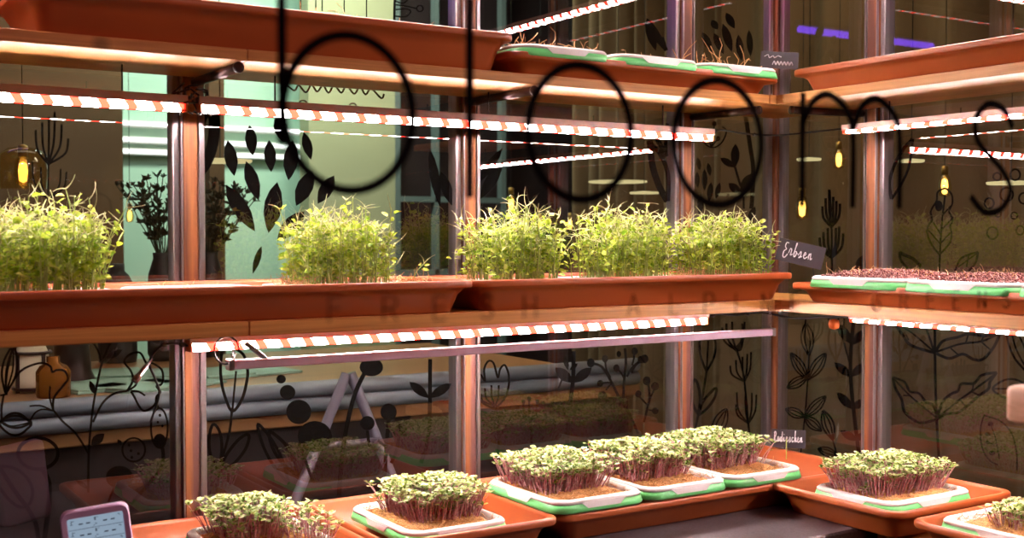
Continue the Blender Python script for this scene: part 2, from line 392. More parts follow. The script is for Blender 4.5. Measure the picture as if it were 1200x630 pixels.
# unlit bar
bar = root('light_bar', (-1.497, -.20, 1.218), 'switched-off pale lilac light bar hanging on hooks under the middle shelf', 'light bar')
b = MB(); b.box(0, 1.285, -.010, .010, 0, .016, .002); b.build('housing', M['lilac'], bar)
for x_ in (-.004, 1.281):
    b = MB(); b.box(x_, x_+.01, -.011, .011, -.001, .0175, .001); b.build('end_cap', M['steel'], bar)
def chain(x, y, z0, z1, label):
    b = MB(); n = 5; h = (z1-z0)/n
    for i in range(n):
        c = z0 + h*(i+.5); pts = []
        for k in range(11):
            a = 2*PI*k/10; u = .0042*math.cos(a); pts.append((x+(u if i % 2 else 0), y+(0 if i % 2 else u), c+h*.68*math.sin(a)))
        b.tube(pts, .0009, 5, False)
    b.tube([(x, y, z1), (x-.006, y, z1+.008), (x, y, z1+.0155), (x+.005, y, z1+.012)], .0012, 5)
    tag(b.build('hook_chain', M['steel']), label, 'chain', 'small steel chains')
chain(-1.49, -.20, 1.234, 1.268, 'small steel chain holding the left end of the unlit light bar')
chain(-.215, -.20, 1.234, 1.268, 'small steel chain holding the right end of the unlit light bar')
b = MB(); b.tube([(-1.503+.022*math.cos(t*.35), -.203, 1.252+.024*math.sin(t*.35)) for t in range(16)], .0018, 6); 
tag(b.build('cable_tie', M['black']), 'black cable tie looped around the left end of the unlit light bar', 'cable tie')
b = MB(); b.tube([(-1.468, -.20, 1.262), (-1.435, -.20, 1.236)], .0045, 8); b.tube([(-1.435, -.20, 1.236), (-1.427, -.20, 1.230)], .003, 8)
tag(b.build('cable_plug', M['teal']), 'short dark cable plug slanting down onto the unlit light bar', 'plug')
# cables
def cable(name, pts, label, r=.0018, knots=(), m='black'):
    b = MB(); c = curve(pts, 6); b.tube(c, r, 6)
    for k in knots:
        p = c[k]; b.tube([p-Vector((.006, .003, 0)), p, p+Vector((.006, .003, 0))], [r, r*2.3, r], 8)
    return tag(b.build(name, M[m]), label, 'cable')
cable('power_cable', [(-.335, -.13, 1.684), (-.31, -.14, 1.690), (-.25, -.15, 1.684), (-.19, -.19, 1.680), (-.15, -.26, 1.684), (-.12, -.335, 1.688)], 'thin black cable joining the two upper LED strips across the corner', .0022, (3, 14))
cable('power_cable', [(-.35, -.13, 1.262), (-.32, -.14, 1.268), (-.25, -.12, 1.262), (-.18, -.14, 1.266), (-.14, -.20, 1.255), (-.13, -.28, 1.262), (-.12, -.36, 1.266)], 'black cable looping under the middle shelf across the corner', .0028, (4, 15))
cable('power_cable', [(-1.548, -.13, 1.256), (-1.58, -.13, 1.262), (-1.60, -.12, 1.250), (-1.612, -.12, 1.228), (-1.60, -.11, 1.20), (-1.59, -.10, 1.17), (-1.60, -.08, 1.12)], 'black cable hanging down beside the left post from the middle LED strip', .0022, (2, 8))
b = MB(); a0 = Vector((-1.607, -.12, 1.236)); a1 = Vector((-1.640, -.125, 1.198))
b.tube([a0, a0.lerp(a1, .3), a0.lerp(a1, .32), a0.lerp(a1, .7), a0.lerp(a1, .72), a1], [.002, .0035, .005, .005, .0062, .0062], 10)
tag(b.build('cable_connector', M['steel']), 'silvery cable connector dangling left of the left post', 'connector')
b = MB()
for k in range(14):
    p = Vector((-1.538, -.128, 1.685)) + Vector((rnd.uniform(-.025, .025), rnd.uniform(-.012, .012), rnd.uniform(-.018, .018)))
    q = [p + Vector((rnd.uniform(-.018, .018), rnd.uniform(-.01, .01), rnd.uniform(-.014, .014))) for _ in range(4)]
    b.tube(curve(q, 4), .0019, 5)
tag(b.build('cable_knot', M['black']), 'tangle of black cable ties where the two upper left LED strips meet', 'cable')
b = MB(); b.lathe([(.002, -.012), (.011, -.009), (.013, 0), (.011, .009), (.003, .012)], seg=12)
tag(b.build('cable_clip', M['orangeclip'], loc=(-.13, -.315, 1.248)), 'small orange connector hanging in the corner under the middle shelf', 'connector')

# ------------------------------------------------------------------ trays
def plant_tray(cx, cy, L, D, zb, h, label, group, rz=0, taper=.020, lip=.014):
    """long way along local x; zb = underside, rim at zb+h"""
    r = root('planter_tray', (cx, cy, zb), label, 'tray', group, rz)
    hx, hy = L/2, D/2; b = MB(); R = .03
    b.loft([rrect(hx-taper-lip, hy-taper-lip, R*.7, 0), rrect(hx-taper-lip+.003, hy-taper-lip+.003, R*.8, .003),
            rrect(hx-taper*.45-.011, hy-taper*.45-.011, R, h*.55), rrect(hx-.010, hy-.010, R, h-.014),
            rrect(hx-.001, hy-.001, R, h-.0135), rrect(hx, hy, R, h-.011), rrect(hx, hy, R, h-.003), rrect(hx-.002, hy-.002, R, h-.0004),
            rrect(hx-.006, hy-.006, R, h), rrect(hx-.011, hy-.011, R, h-.001), rrect(hx-.0135, hy-.0135, R*.9, h-.006),
            rrect(hx-taper-lip-.002, hy-taper-lip-.002, R*.6, .004)], True, True, True, True)
    o = b.build('tray_body', M['terra'], r)
    return r
def seed_tray(cx, cy, L, D, zt, label, group, rz=0, fill='coir', tabs=True):
    """white insert sitting in a green base; zt = top of the white rim"""
    r = root('seed_tray', (cx, cy, zt), label, 'seed tray', group, rz)
    hx, hy = L/2, D/2; R = .035; H = .040
    g = MB()
    g.loft([rrect(hx-.050, hy-.050, R*.4, -.036), rrect(hx-.040, hy-.040, R*.5, -.024), rrect(hx-.0015, hy-.0015, R, -.0235), rrect(hx, hy, R, -.021),
            rrect(hx-.003, hy-.003, R, -.0085), rrect(hx-.006, hy-.006, R, -.0085), rrect(hx-.030, hy-.030, R*.6, -.021), rrect(hx-.048, hy-.048, R*.4, -.034)], True, True, True, True)
    g.build('green_base', M['green'], r)
    w_ = MB()
    w_.loft([rrect(hx-.046, hy-.046, R*.4, -.033), rrect(hx-.029, hy-.029, R*.6, -.020), rrect(hx-.009, hy-.009, R*.9, -.0095), rrect(hx-.0035, hy-.0035, R, -.008), rrect(hx-.0032, hy-.0032, R, -.0045),
             rrect(hx-.006, hy-.006, R, -.001), rrect(hx-.010, hy-.010, R, 0), rrect(hx-.016, hy-.016, R*.9, -.0005), rrect(hx-.021, hy-.021, R*.8, -.006),
             rrect(hx-.026, hy-.026, R*.6, -.016)], True, True, True, True)
    w_.build('white_insert', M['white'], r)
    if tabs:
        for (sx, sy) in ((0, -1), (0, 1), (1, 0), (-1, 0)):
            t = MB()
            wd = .052 if sx == 0 else .045
            hh = (hy if sx == 0 else hx) + .0012
            pf = [(-wd, -.0055), (wd, -.0055), (wd*.72, -.0165), (-wd*.72, -.0165)]
            def P(u, z, d): return (u*(-sy if sy else 0) + (sx*d), (u*sx if sx else 0) + (sy*d), z)
            vs = [P(u, z, hh-(.001 if z < -.01 else .003)) for u, z in pf] + [P(u, z, hh-.008) for u, z in pf]
            t.add(vs, [(0, 1, 2, 3), (7, 6, 5, 4)] + [(i, 4+i, 4+(i+1) % 4, (i+1) % 4) for i in range(4)])
            t.build('handle_tab', M['white'], r)
    return r

def coir(cx, cy, L, D, z, label, parent=None, nf=260, lump=.004, rz=0, fr=.0005, tall=.012, seed=0, clump=None):
    """fibrous mat with loose root fibres standing out of it"""
    R = random.Random(seed*31+5); r = root('growing_mat', (cx, cy, z), label, 'growing mat', 'coir growing mats', rz)
    nx, ny = 26, 22; b = MB(); vs = []; fs = []
    for j in range(ny+1):
        for i in range(nx+1):
            u, v = i/nx*2-1, j/ny*2-1
            k = max(abs(u), abs(v))**8
            vs.append((u*L/2*(1-.05*k)+R.uniform(-.001, .001), v*D/2*(1-.05*k)+R.uniform(-.001, .001), -k*.008 + R.uniform(0, lump)))
    for j in range(ny):
        for i in range(nx):
            a = j*(nx+1)+i; fs.append((a, a+1, a+nx+2, a+nx+1))
    b.add(vs, fs, True); b.build('mat_surface', M['coir'], r)
    f = MB()
    for k in range(nf):
        if clump and R.random() < .7: c = R.choice(clump); x, y = c[0]+R.gauss(0, c[2]), c[1]+R.gauss(0, c[2])
        else: x, y = R.uniform(-L/2, L/2), R.uniform(-D/2, D/2)
        p = Vector((x, y, lump*.6)); a = R.uniform(0, 2*PI); pts = [p]; d = Vector((math.cos(a), math.sin(a), R.uniform(-.1, .9)))
        n = R.randint(3, 5); st = R.uniform(.4, 1)*tall/2
        for q in range(n):
            p = p + d.normalized()*st; p = Vector((max(-L/2, min(L/2, p.x)), max(-D/2, min(D/2, p.y)), max(p.z, 0.001)))
            pts.append(p); d = d + Vector((R.uniform(-.9, .9), R.uniform(-.9, .9), R.uniform(-.7, .6)))
        f.tube(pts, fr*R.uniform(.7, 1.4), 3, False)
    o_ = f.build('root_fibres', M['fibre'], r); o_['kind'] = 'stuff'
    return r

def leaf(b, base, d, up, L, W, fold=.25, n=2):
    """folded heart/oval leaf, 8 vertices"""
    d = d.normalized(); s = d.cross(up)
    s = s.normalized() if s.length > 1e-5 else Vector((1, 0, 0)); nrm = s.cross(d).normalized()
    B = Vector(base)
    P = lambda u, v, h=0: B + d*(u*L) + s*(v*W) + nrm*(h*L)
    vs = [P(0, 0), P(.30, -.5, fold*.5), P(.72, -.56, fold*.4), P(1.0, -.25, 0), P(.90, 0, -.05), P(1.0, .25, 0), P(.72, .56, fold*.4), P(.30, .5, fold*.5), P(.5, 0, 0)]
    b.add(vs, [(0, 1, 8), (1, 2, 8), (2, 3, 4, 8), (4, 5, 6, 8), (6, 7, 8), (7, 0, 8)], True)
def oval(b, base, d, up, L, W, fold=.2):
    d = d.normalized(); s = d.cross(up)
    s = s.normalized() if s.length > 1e-5 else Vector((1, 0, 0)); nrm = s.cross(d).normalized(); B = Vector(base)
    P = lambda u, v, h=0: B + d*(u*L) + s*(v*W) + nrm*(h*L)
    vs = [P(0, 0), P(.3, -.45, fold*.5), P(.7, -.42, fold*.4), P(1, 0, -.06), P(.7, .42, fold*.4), P(.3, .45, fold*.5), P(.5, 0, 0)]
    b.add(vs, [(0, 1, 6), (1, 2, 6), (2, 3, 6), (3, 4, 6), (4, 5, 6), (5, 0, 6)], True)

def radish(cx, cy, L, D, z, n, h, label, seed, rz=0, front_short=False):
    R = random.Random(seed); r = root('radish_microgreens', (cx, cy, z), label, 'microgreens', 'radish microgreens', rz)
    st, lf, tl = MB(), MB(), MB()
    for k in range(n):
        u, v = R.uniform(-1, 1), R.uniform(-1, 1)
        if max(abs(u), abs(v)) > .8 and R.random() < .3: u *= .8
        x, y = u*L/2, v*D/2
        edge = Vector((u**3*.35, v**3*.35, 0))
        hh = h*max(.45, 1.12-abs(R.gauss(0, .26)))*(1-.24*max(abs(u), abs(v))**3)
        if R.random() < .06: hh *= .5
        tip = Vector((x, y, 0)) + edge*hh*1.3 + Vector((R.gauss(0, .1)*hh, R.gauss(0, .1)*hh, hh))
        mid = Vector((x, y, 0)).lerp(tip, .5) + Vector((R.gauss(0, .05)*hh, R.gauss(0, .05)*hh, 0))
        rr = R.uniform(.0009, .0014)
        st.tube([(x, y, -.002), mid, tip], [rr*1.1, rr, rr*.8], 4, False)
        a = R.uniform(0, 2*PI)
        for s in (0, PI):
            el = R.uniform(.05, .7); az = a+s+R.uniform(-.3, .3)
            d = Vector((math.cos(az)*math.cos(el), math.sin(az)*math.cos(el), math.sin(el)))
            sz = R.uniform(.0085, .0125)
            leaf(lf, tip + d*.002, d, Vector((0, 0, 1)), sz, sz*1.05, R.uniform(.1, .35))
        if R.random() < .8:
            for q in range(2):
                az = R.uniform(0, 2*PI); el = R.uniform(.3, 1.2); d = Vector((math.cos(az)*math.cos(el), math.sin(az)*math.cos(el), math.sin(el)))
                oval(tl, tip, d, Vector((0, 0, 1)), R.uniform(.006, .011), .005)
        if R.random() < .7:     # lower leaves in the shade of the canopy
            p = mid.lerp(tip, R.uniform(.1, .9)); az = R.uniform(0, 2*PI); d = Vector((math.cos(az), math.sin(az), .2))
            oval(tl, p, d, Vector((0, 0, 1)), R.uniform(.006, .010), .006)
    for o_ in (st.build('stems', M['rstem'], r), lf.build('seed_leaves', M['rleaf'], r), tl.build('true_leaves', M['rtrue'], r)): o_['kind'] = 'stuff'
    return r

def pea(cx, cy, L, D, z, n, h, label, seed, tallones=()):
    R = random.Random(seed); r = root('pea_shoots', (cx, cy, z), label, 'microgreens', 'pea shoots')
    st, lf, td = MB(), MB(), MB()
    def shoot(x, y, hh, lean, low=.3):
        p = Vector((x, y, 0)); pts = [p.copy()]; m = 6
        drift = Vector((lean[0]+R.gauss(0, .10), lean[1]+R.gauss(0, .10), 0))
        for i in range(m):
            t = (i+1)/m
            p = p + Vector((drift.x*t*1.5, drift.y*t*1.5, 1)).normalized()*hh/m + Vector((R.gauss(0, .0014), R.gauss(0, .0014), 0)); pts.append(p.copy())
        st.tube(pts, [.0011]*3+[.0009]*4, 4, False)
        for i in range(1, m+1):
            t = i/m
            if t < low: continue
            for q in range(2 if R.random() < .75 else 1):
                az = R.uniform(0, 2*PI); el = R.uniform(-.2, .9)
                d = Vector((math.cos(az)*math.cos(el), math.sin(az)*math.cos(el), math.sin(el)))
                b0 = pts[i].lerp(pts[i-1], R.random()); off = b0 + d*R.uniform(.003, .010)
                sz = R.uniform(.010, .017)
                oval(lf, off, d, Vector((R.gauss(0, .5), R.gauss(0, .5), 1)), sz, sz*R.uniform(.6, .85), R.uniform(.1, .5))
        # tendrils branching from the tip
        top = pts[-1]
        for q in range(R.randint(1, 3)):
            az = R.uniform(0, 2*PI); el = R.uniform(.0, 1.3); d = Vector((math.cos(az)*math.cos(el), math.sin(az)*math.cos(el), math.sin(el)))
            s0 = pts[-1 - (q % 3 == 2)] ; p = s0.copy(); tp = [p.copy()]; Lt = R.uniform(.016, .042); m2 = 5; cu = Vector((R.gauss(0, .5), R.gauss(0, .5), R.gauss(-.05, .35)))
            for i in range(m2):
                p = p + d.normalized()*Lt/m2; d = d + cu*.45; tp.append(p.copy())
            td.tube(tp, [.0009, .0008, .0007, .0006, .0005, .0004], 3, False)
    for k in range(n):
        u, v = R.uniform(-1, 1), R.uniform(-1, 1)
        hh = h*R.gauss(.70, .12)*(1 - .25*abs(u)**3)
        shoot(u*L/2, v*D/2, max(.03, hh), (u**3*.10, v**3*.08))
    for (x, y, hh, lx) in tallones: shoot(x, y, hh, (lx, 0), .75)
    for o_ in (st.build('stems', M['pstem'], r), lf.build('leaves', M['pleaf'], r), td.build('tendrils', M['ptend'], r)): o_['kind'] = 'stuff'
    return r

def seeds(cx, cy, L, D, z, n, label, seed):
    R = random.Random(seed); r = root('germinating_seeds', (cx, cy, z), label, 'seeds', 'germinating seeds'); b = MB()
    for k in range(n):
        u, v = R.uniform(-1, 1), R.uniform(-1, 1); hz = .014*(1-max(abs(u), abs(v))**4)
        c = Vector((u*L/2, v*D/2, R.uniform(0, 1)*hz+.001)); s = R.uniform(.0017, .0030); e = R.uniform(.5, .8)
        ax = [Vector((R.gauss(0, 1), R.gauss(0, 1), R.gauss(0, 1))).normalized()]
        ax.append(ax[0].orthogonal().normalized()); ax.append(ax[0].cross(ax[1]))
        vs = [c+ax[0]*s*1.3, c-ax[0]*s*1.3, c+ax[1]*s, c-ax[1]*s, c+ax[2]*s*e, c-ax[2]*s*e]
        b.add(vs, [(0, 2, 4), (2, 1, 4), (1, 3, 4), (3, 0, 4), (2, 0, 5), (1, 2, 5), (3, 1, 5), (0, 3, 5)], True)
    o = b.build('seed_heap', M['seed'], r); o['kind'] = 'stuff'
    f = MB()
    for k in range(34):
        x, y = R.uniform(-L/2, L/2), R.uniform(-D/2, D/2); p = Vector((x, y, .005)); d = Vector((R.gauss(0, .5), R.gauss(0, .5), .7)); pts = [p]
        for q in range(4): p = p + d.normalized()*R.uniform(.003, .008); d = d+Vector((R.gauss(0, .3), R.gauss(0, .3), 0)); pts.append(p)
        f.tube(pts, .0005, 3, False)
    o_ = f.build('root_fibres', M['fibre'], r); o_['kind'] = 'stuff'
    return r

TG = 'terracotta planter trays'; SG = 'green and white seed trays'
# upper level
plant_tray(-1.4075, -.165, .875, .27, 1.7575, .070, 'deep terracotta tray on the upper shelf, at the left above the curved letter b', TG)
plant_tray(-.632, -.165, .706, .27, 1.7575, .039, 'shallow terracotta tray on the upper shelf carrying three green seed trays', TG)
plant_tray(-.165, -.80, .93, .27, 1.7575, .047, 'long terracotta tray on the upper shelf along the right glass wall', TG, PI/2)
for cx, nm in ((-.855, 'left'), (-.622, 'middle'), (-.392, 'right')):
    seed_tray(cx, -.172, .228, .262, 1.8130, '%s of the three green seed trays in the upper shallow terracotta tray' % nm, SG)
coir(-1.30, -.165, .40, .2, 1.810, 'straw root remains in the deep upper terracotta tray', nf=70, tall=.03, fr=.0007, seed=1, clump=((-.02, -.06, .015), (.1, -.07, .02)))
coir(-.855, -.172, .18, .21, 1.801, 'straw root remains in the upper seed tray at the left', nf=170, tall=.030, fr=.0007, seed=2, clump=((-.06, -.07, .02), (.07, -.08, .012)))
coir(-.622, -.172, .18, .21, 1.798, 'few straw root remains in the upper seed tray in the middle', nf=50, tall=.022, fr=.0006, seed=3)
coir(-.392, -.172, .18, .21, 1.801, 'curled straw roots in the upper seed tray beside the corner', nf=110, tall=.045, fr=.0008, seed=4, clump=((.06, -.02, .02), (-.05, 0, .02)))
# middle level
plant_tray(-1.495, -.165, .875, .27, 1.306, .060, 'terracotta tray on the middle shelf, at the left, reaching the frame edge', TG)
plant_tray(-.643, -.165, .825, .27, 1.306, .060, 'terracotta tray on the middle shelf with three clumps of pea shoots', TG)
plant_tray(-.165, -.80, .93, .27, 1.306, .041, 'terracotta tray on the middle shelf under green trays of dark seeds', TG, PI/2)
for cx, L, nm in ((-1.79, .23, 'under the leftmost pea shoots'), (-1.545, .23, 'standing empty between two pea shoot clumps'), (-1.255, .30, 'under the second pea shoot clump from the left')):
    seed_tray(cx, -.168, L, .205, 1.3600, 'seed tray on the middle shelf %s' % nm, SG)
for cx, nm in ((-.90, 'beside the tray joint'), (-.635, 'in the middle'), (-.37, 'beside the corner')):
    seed_tray(cx, -.168, .235, .205, 1.3600, 'seed tray under pea shoots %s of the right-hand middle tray' % nm, SG)
coir(-1.79, -.168, .19, .16, 1.351, 'growing mat under the leftmost pea shoots', nf=60, seed=5)
coir(-1.545, -.168, .12, .15, 1.345, 'scrap of growing mat in the empty seed tray', nf=80, tall=.016, seed=6)
coir(-1.255, -.168, .26, .16, 1.354, 'growing mat with loose straw around the second pea shoot clump', nf=420, tall=.020, fr=.0005, seed=7, clump=((-.12, -.02, .03), (.07, -.02, .05)))
coir(-.90, -.168, .195, .16, 1.352, 'growing mat under the pea shoots beside the tray joint', nf=140, seed=8)
coir(-.635, -.168, .195, .16, 1.352, 'growing mat under the middle pea shoots of the right-hand tray', nf=120, seed=9)
coir(-.37, -.168, .195, .16, 1.352, 'growing mat under the pea shoots beside the corner', nf=420, tall=.022, seed=10, clump=((-.08, 0, .03), (.07, -.02, .03)))
pea(-1.80, -.168, .185, .15, 1.353, 190, .165, 'tall clump of pea shoots at the left edge of the middle shelf', 21, ((.055, -.02, .175, .05), (.09, -.03, .15, .12), (.10, 0, .11, .5)))
pea(-1.285, -.168, .165, .15, 1.353, 150, .160, 'clump of pea shoots in front of the pane with scattered leaf stickers', 22, ((.10, 0, .05, .5), (.15, -.02, .045, .3)))
pea(-.895, -.168, .150, .15, 1.353, 135, .160, 'clump of pea shoots just right of the middle post', 23, ((-.09, 0, .13, -.35), (.085, -.02, .10, .5), (-.12, .02, .06, 0)))
pea(-.620, -.168, .165, .15, 1.353, 150, .165, 'middle clump of pea shoots in the right-hand tray', 24, ((-.09, 0, .12, -.4), (.09, 0, .12, .5)))
pea(-.340, -.168, .170, .15, 1.353, 150, .160, 'clump of pea shoots beside the small sign at the corner', 25, ((-.09, -.01, .13, -.3), (.10, -.01, .12, .1)))
for cy, nm in ((-.515, 'nearest the corner'), (-.762, 'in the middle'), (-1.009, 'at the right frame edge')):
    seed_tray(-.183, cy, .245, .258, 1.3640, 'seed tray of dark seeds on the right-hand middle shelf, %s' % nm, SG, PI/2)
    seeds(-.183, cy+.004, .19, .20, 1.3625, 2200, 'heap of dark reddish germinating seeds %s of the right-hand middle shelf' % nm, int(-cy*100))
# counter level
plant_tray(-1.487, -.225, .352, .37, .875, .058, 'square terracotta tray on the worktop, right of the thermometer', TG)
plant_tray(-1.122, -.225, .356, .37, .875, .058, 'square terracotta tray on the worktop left of the three radish trays in a row', TG)
plant_tray(-.512, -.212, .85, .38, .875, .056, 'long terracotta tray on the worktop holding three radish trays in a row', TG)
plant_tray(-.228, -.557, .362, .335, .876, .058, 'square terracotta tray across the end of the dark worktop', TG)
plant_tray(-.228, -.920, .362, .345, .869, .060, 'terracotta tray at the lower right edge of the photo', TG)
seed_tray(-1.455, -.245, .21, .27, .932, 'seed tray with radish in the leftmost square terracotta tray', SG)
seed_tray(-1.130, -.235, .215, .27, .932, 'seed tray with radish left of the three in a row', SG)
for cx, nm in ((-.842, 'left'), (-.626, 'middle'), (-.410, 'right')):
    seed_tray(cx, -.268, .218, .27, .957, '%s one of the three radish seed trays standing in a row' % nm, SG)
seed_tray(-.225, -.560, .265, .215, .934, 'seed tray with radish across the end of the dark worktop', SG)
seed_tray(-.240, -.900, .24, .27, .930, 'seed tray with small radish at the lower right edge', SG)
for cx, cy, L, D, z, nm, sd in ((-1.455, -.245, .17, .23, .926, 'leftmost radish', 31), (-1.130, -.235, .175, .23, .926, 'radish left of the row of three', 32),
        (-.842, -.268, .178, .23, .951, 'left radish of the row of three', 33), (-.626, -.268, .178, .23, .951, 'middle radish of the row of three', 34),
        (-.410, -.268, .178, .23, .951, 'right radish of the row of three', 35), (-.225, -.560, .225, .175, .928, 'radish across the end of the dark worktop', 36),
        (-.240, -.900, .20, .23, .924, 'small radish at the lower right edge', 37)):
    coir(cx, cy, L, D, z, 'orange coir mat under the %s' % nm, nf=420, tall=.010, fr=.0004, seed=sd)
radish(-1.468, -.20, .105, .12, .928, 300, .056, 'radish microgreens in the leftmost square tray, thinning to the right', 41)
radish(-1.385, -.25, .07, .15, .928, 60, .040, 'sparse short radish sprouts right of the leftmost radish clump', 42)
radish(-1.112, -.225, .15, .15, .928, 560, .056, 'radish microgreens left of the row of three, in the square tray', 43)
radish(-.842, -.235, .150, .16, .953, 600, .055, 'left radish microgreens of the three in a row', 44)
radish(-.628, -.235, .150, .16, .953, 600, .055, 'middle radish microgreens of the three in a row', 45)
radish(-.412, -.225, .155, .16, .953, 600, .056, 'right radish microgreens of the three in a row, beside the sign', 46)
radish(-.222, -.545, .205, .13, .930, 600, .058, 'radish microgreens across the end of the dark worktop', 47)
radish(-.245, -.915, .13, .17, .926, 240, .032, 'low young radish sprouts at the lower right edge', 48)

# ------------------------------------------------------------------ small signs with chalk writing
def sign(center, wd, ht, roll, label, strokes, stake, rz):
    r = root('plant_sign', center, label, 'sign', 'small slate plant signs', rot=(0, 0, 0))
    r.rotation_euler = (0, 0, rz)
    b = MB(); c, s = math.cos(roll), math.sin(roll)
    def T(u, v, d): return (u*c-v*s, d, u*s+v*c)
    ring = [(-wd/2, -ht/2), (wd/2, -ht/2), (wd/2, ht/2), (-wd/2, ht/2)]
    b.add([T(u, v, 0) for u, v in ring]+[T(u, v, .003) for u, v in ring], [(0, 1, 2, 3), (7, 6, 5, 4)]+[(i, 4+i, 4+(i+1) % 4, (i+1) % 4) for i in range(4)])
    b.build('slate', M['board'], r)
    w_ = MB()
    for st in strokes:
        w_.tube([T(u*wd*.9, v*ht*.9, -.0006) for u, v, _ in [tuple(p) for p in curve(st, 4)]], .0012, 4)
    w_.build('chalk_writing', M['chalk'], r)
    k = MB()
    for (u, z1) in stake: k.tube([T(u*wd, -ht*.4, .004), (u*wd*c, .004, z1)], .0013, 6)
    k.build('stake', M['darkrod'], r); return r
def letters(word, x0, dx):
    """joined handwriting from a few strokes per letter, in a -0.5..0.5 box"""
    G = {'R': [[(0, -.3), (.1, .3), (0, .32), (.35, .42), (.6, .25), (.2, .02)], [(.2, .02), (.6, -.2), (.9, -.12)]],
         'E': [[(.75, .38), (.3, .4), (.15, .2), (.5, .08), (.1, -.05), (.1, -.3), (.5, -.35), (.95, -.15)]],
         'a': [[(.7, .08), (.3, .1), (.15, -.08), (.4, -.2), (.7, .05), (.72, -.15), (1, -.12)]],
         'd': [[(.6, .05), (.25, .08), (.15, -.1), (.45, -.2), (.72, .05), (.8, .42)], [(.74, .05), (.75, -.18), (1, -.12)]],
         'i': [[(.2, -.1), (.4, .08), (.42, -.18), (.8, -.1)], [(.44, .24), (.48, .26)]],
         'e': [[(.1, -.1), (.6, .02), (.4, .12), (.2, -.08), (.5, -.2), (.95, -.08)]],
         's': [[(.1, -.12), (.5, .12), (.6, -.1), (.3, -.22), (.9, -.12)]],
         'c': [[(.75, .05), (.4, .1), (.2, -.06), (.45, -.2), (.9, -.1)]],
         'h': [[(.1, -.1), (.4, .42), (.3, .44), (.25, -.2)], [(.25, -.1), (.55, .1), (.65, -.18), (1, -.1)]],
         'n': [[(.1, -.1), (.25, .1), (.25, -.2)], [(.25, -.02), (.55, .12), (.65, -.18), (.95, -.1)]],
         'r': [[(.1, -.1), (.3, .14), (.6, .08), (.55, -.18), (.95, -.1)]],
         'b': [[(.1, -.1), (.4, .42), (.3, .4), (.25, -.18), (.6, -.16), (.65, .04), (.4, .04)], [(.62, .0), (1, -.06)]]}
    out = []
    for i, ch in enumerate(word):
        for st in G[ch]: out.append([(x0 + (i+u)*dx, v) for u, v in st])
    return out
faceL = 0
p = on_right(945, 295, -.055)
sign((-.060, -.144, 1.4045), .112, .054, math.radians(-13), 'tilted slate sign reading Erbsen beside the pea shoots at the corner', letters('Erbsen', -.40, .115), ((-.2, -.055), (.3, -.055)), -HEAD-.25)
sign((-.085, -.133, .957), .082, .044, math.radians(-2), 'small slate sign reading Radieschen behind the right radish tray', letters('Radieschen', -.46, .092), ((-.1, -.07), (.32, -.07)), -HEAD-.1)
sign((-.090, -.100, 1.872), .090, .040, math.radians(-4), 'slate sign with two lines of faded chalk on the upper shelf at the corner',
     [[(u*.5-.45, .2+.16*v) for u, v, _ in [tuple(q) for q in curve([(0, 0), (.2, .8), (.3, -.4), (.5, .4), (.6, -.3), (.8, .5), (1, 0)], 3)]],
      [(-.2+.05*k, -.22+(.14 if k % 2 else -.10)) for k in range(13)]], ((-.2, -.08), (.3, -.08)), -HEAD-.1)
b = MB(); b.box(-.0008, .0008, -.0008, .0008, 0, .045); tag(b.build('seedling_label', M['pstem'], loc=(-.262, -.30, .952)), 'thin pale stick standing in the right radish seed tray', 'plant stick')

# ------------------------------------------------------------------ thermometer display
d0 = EYE + ray(124, 618)*1.80
th = root('digital_thermometer', (d0.x, d0.y, .875), 'lilac digital thermometer with a lit three-row screen, tilted, on the worktop', 'thermometer')
th.rotation_euler = (0, 0, 0)
fwd = (Vector((d0.x, d0.y, 0))-Vector((EYE.x, EYE.y, 0))).normalized(); rzt = math.atan2(-fwd.x, fwd.y)
th.rotation_euler = (0, math.radians(-6), rzt)
def rr2(wd, ht, rad, y, cz, n=5):
    return [(x, y, z+cz) for x, z, _ in rrect(wd/2, ht/2, rad, 0, n)]
b = MB(); HT = .160; cz = HT/2+.002
b.loft([rr2(.088, HT-.006, .010, .016, cz), rr2(.100, HT, .013, .012, cz), rr2(.100, HT, .013, -.003, cz), rr2(.096, HT-.004, .012, -.007, cz), rr2(.082, HT-.022, .004, -.006, cz), rr2(.080, HT-.024, .003, -.002, cz)], True, True, True, False)
b.build('casing', M['lilac'], th)
b = MB(); b.loft([rr2(.080, HT-.024, .003, -.0016, cz), rr2(.080, HT-.024, .003, -.0026, cz)], True, True); b.build('screen', M['screen'], th)
b = MB(); zt = cz + (HT-.024)/2
def q(x, z, wx, wz, sk=.0): b.add([(x-wx, -.0031, z-wz), (x+wx, -.0031, z-wz), (x+wx+sk, -.0031, z+wz), (x-wx+sk, -.0031, z+wz), (x-wx, -.0027, z-wz), (x+wx, -.0027, z-wz), (x+wx+sk, -.0027, z+wz), (x-wx+sk, -.0027, z+wz)], [(0, 1, 2, 3), (0, 4, 5, 1), (2, 6, 7, 3), (1, 5, 6, 2), (0, 3, 7, 4)])
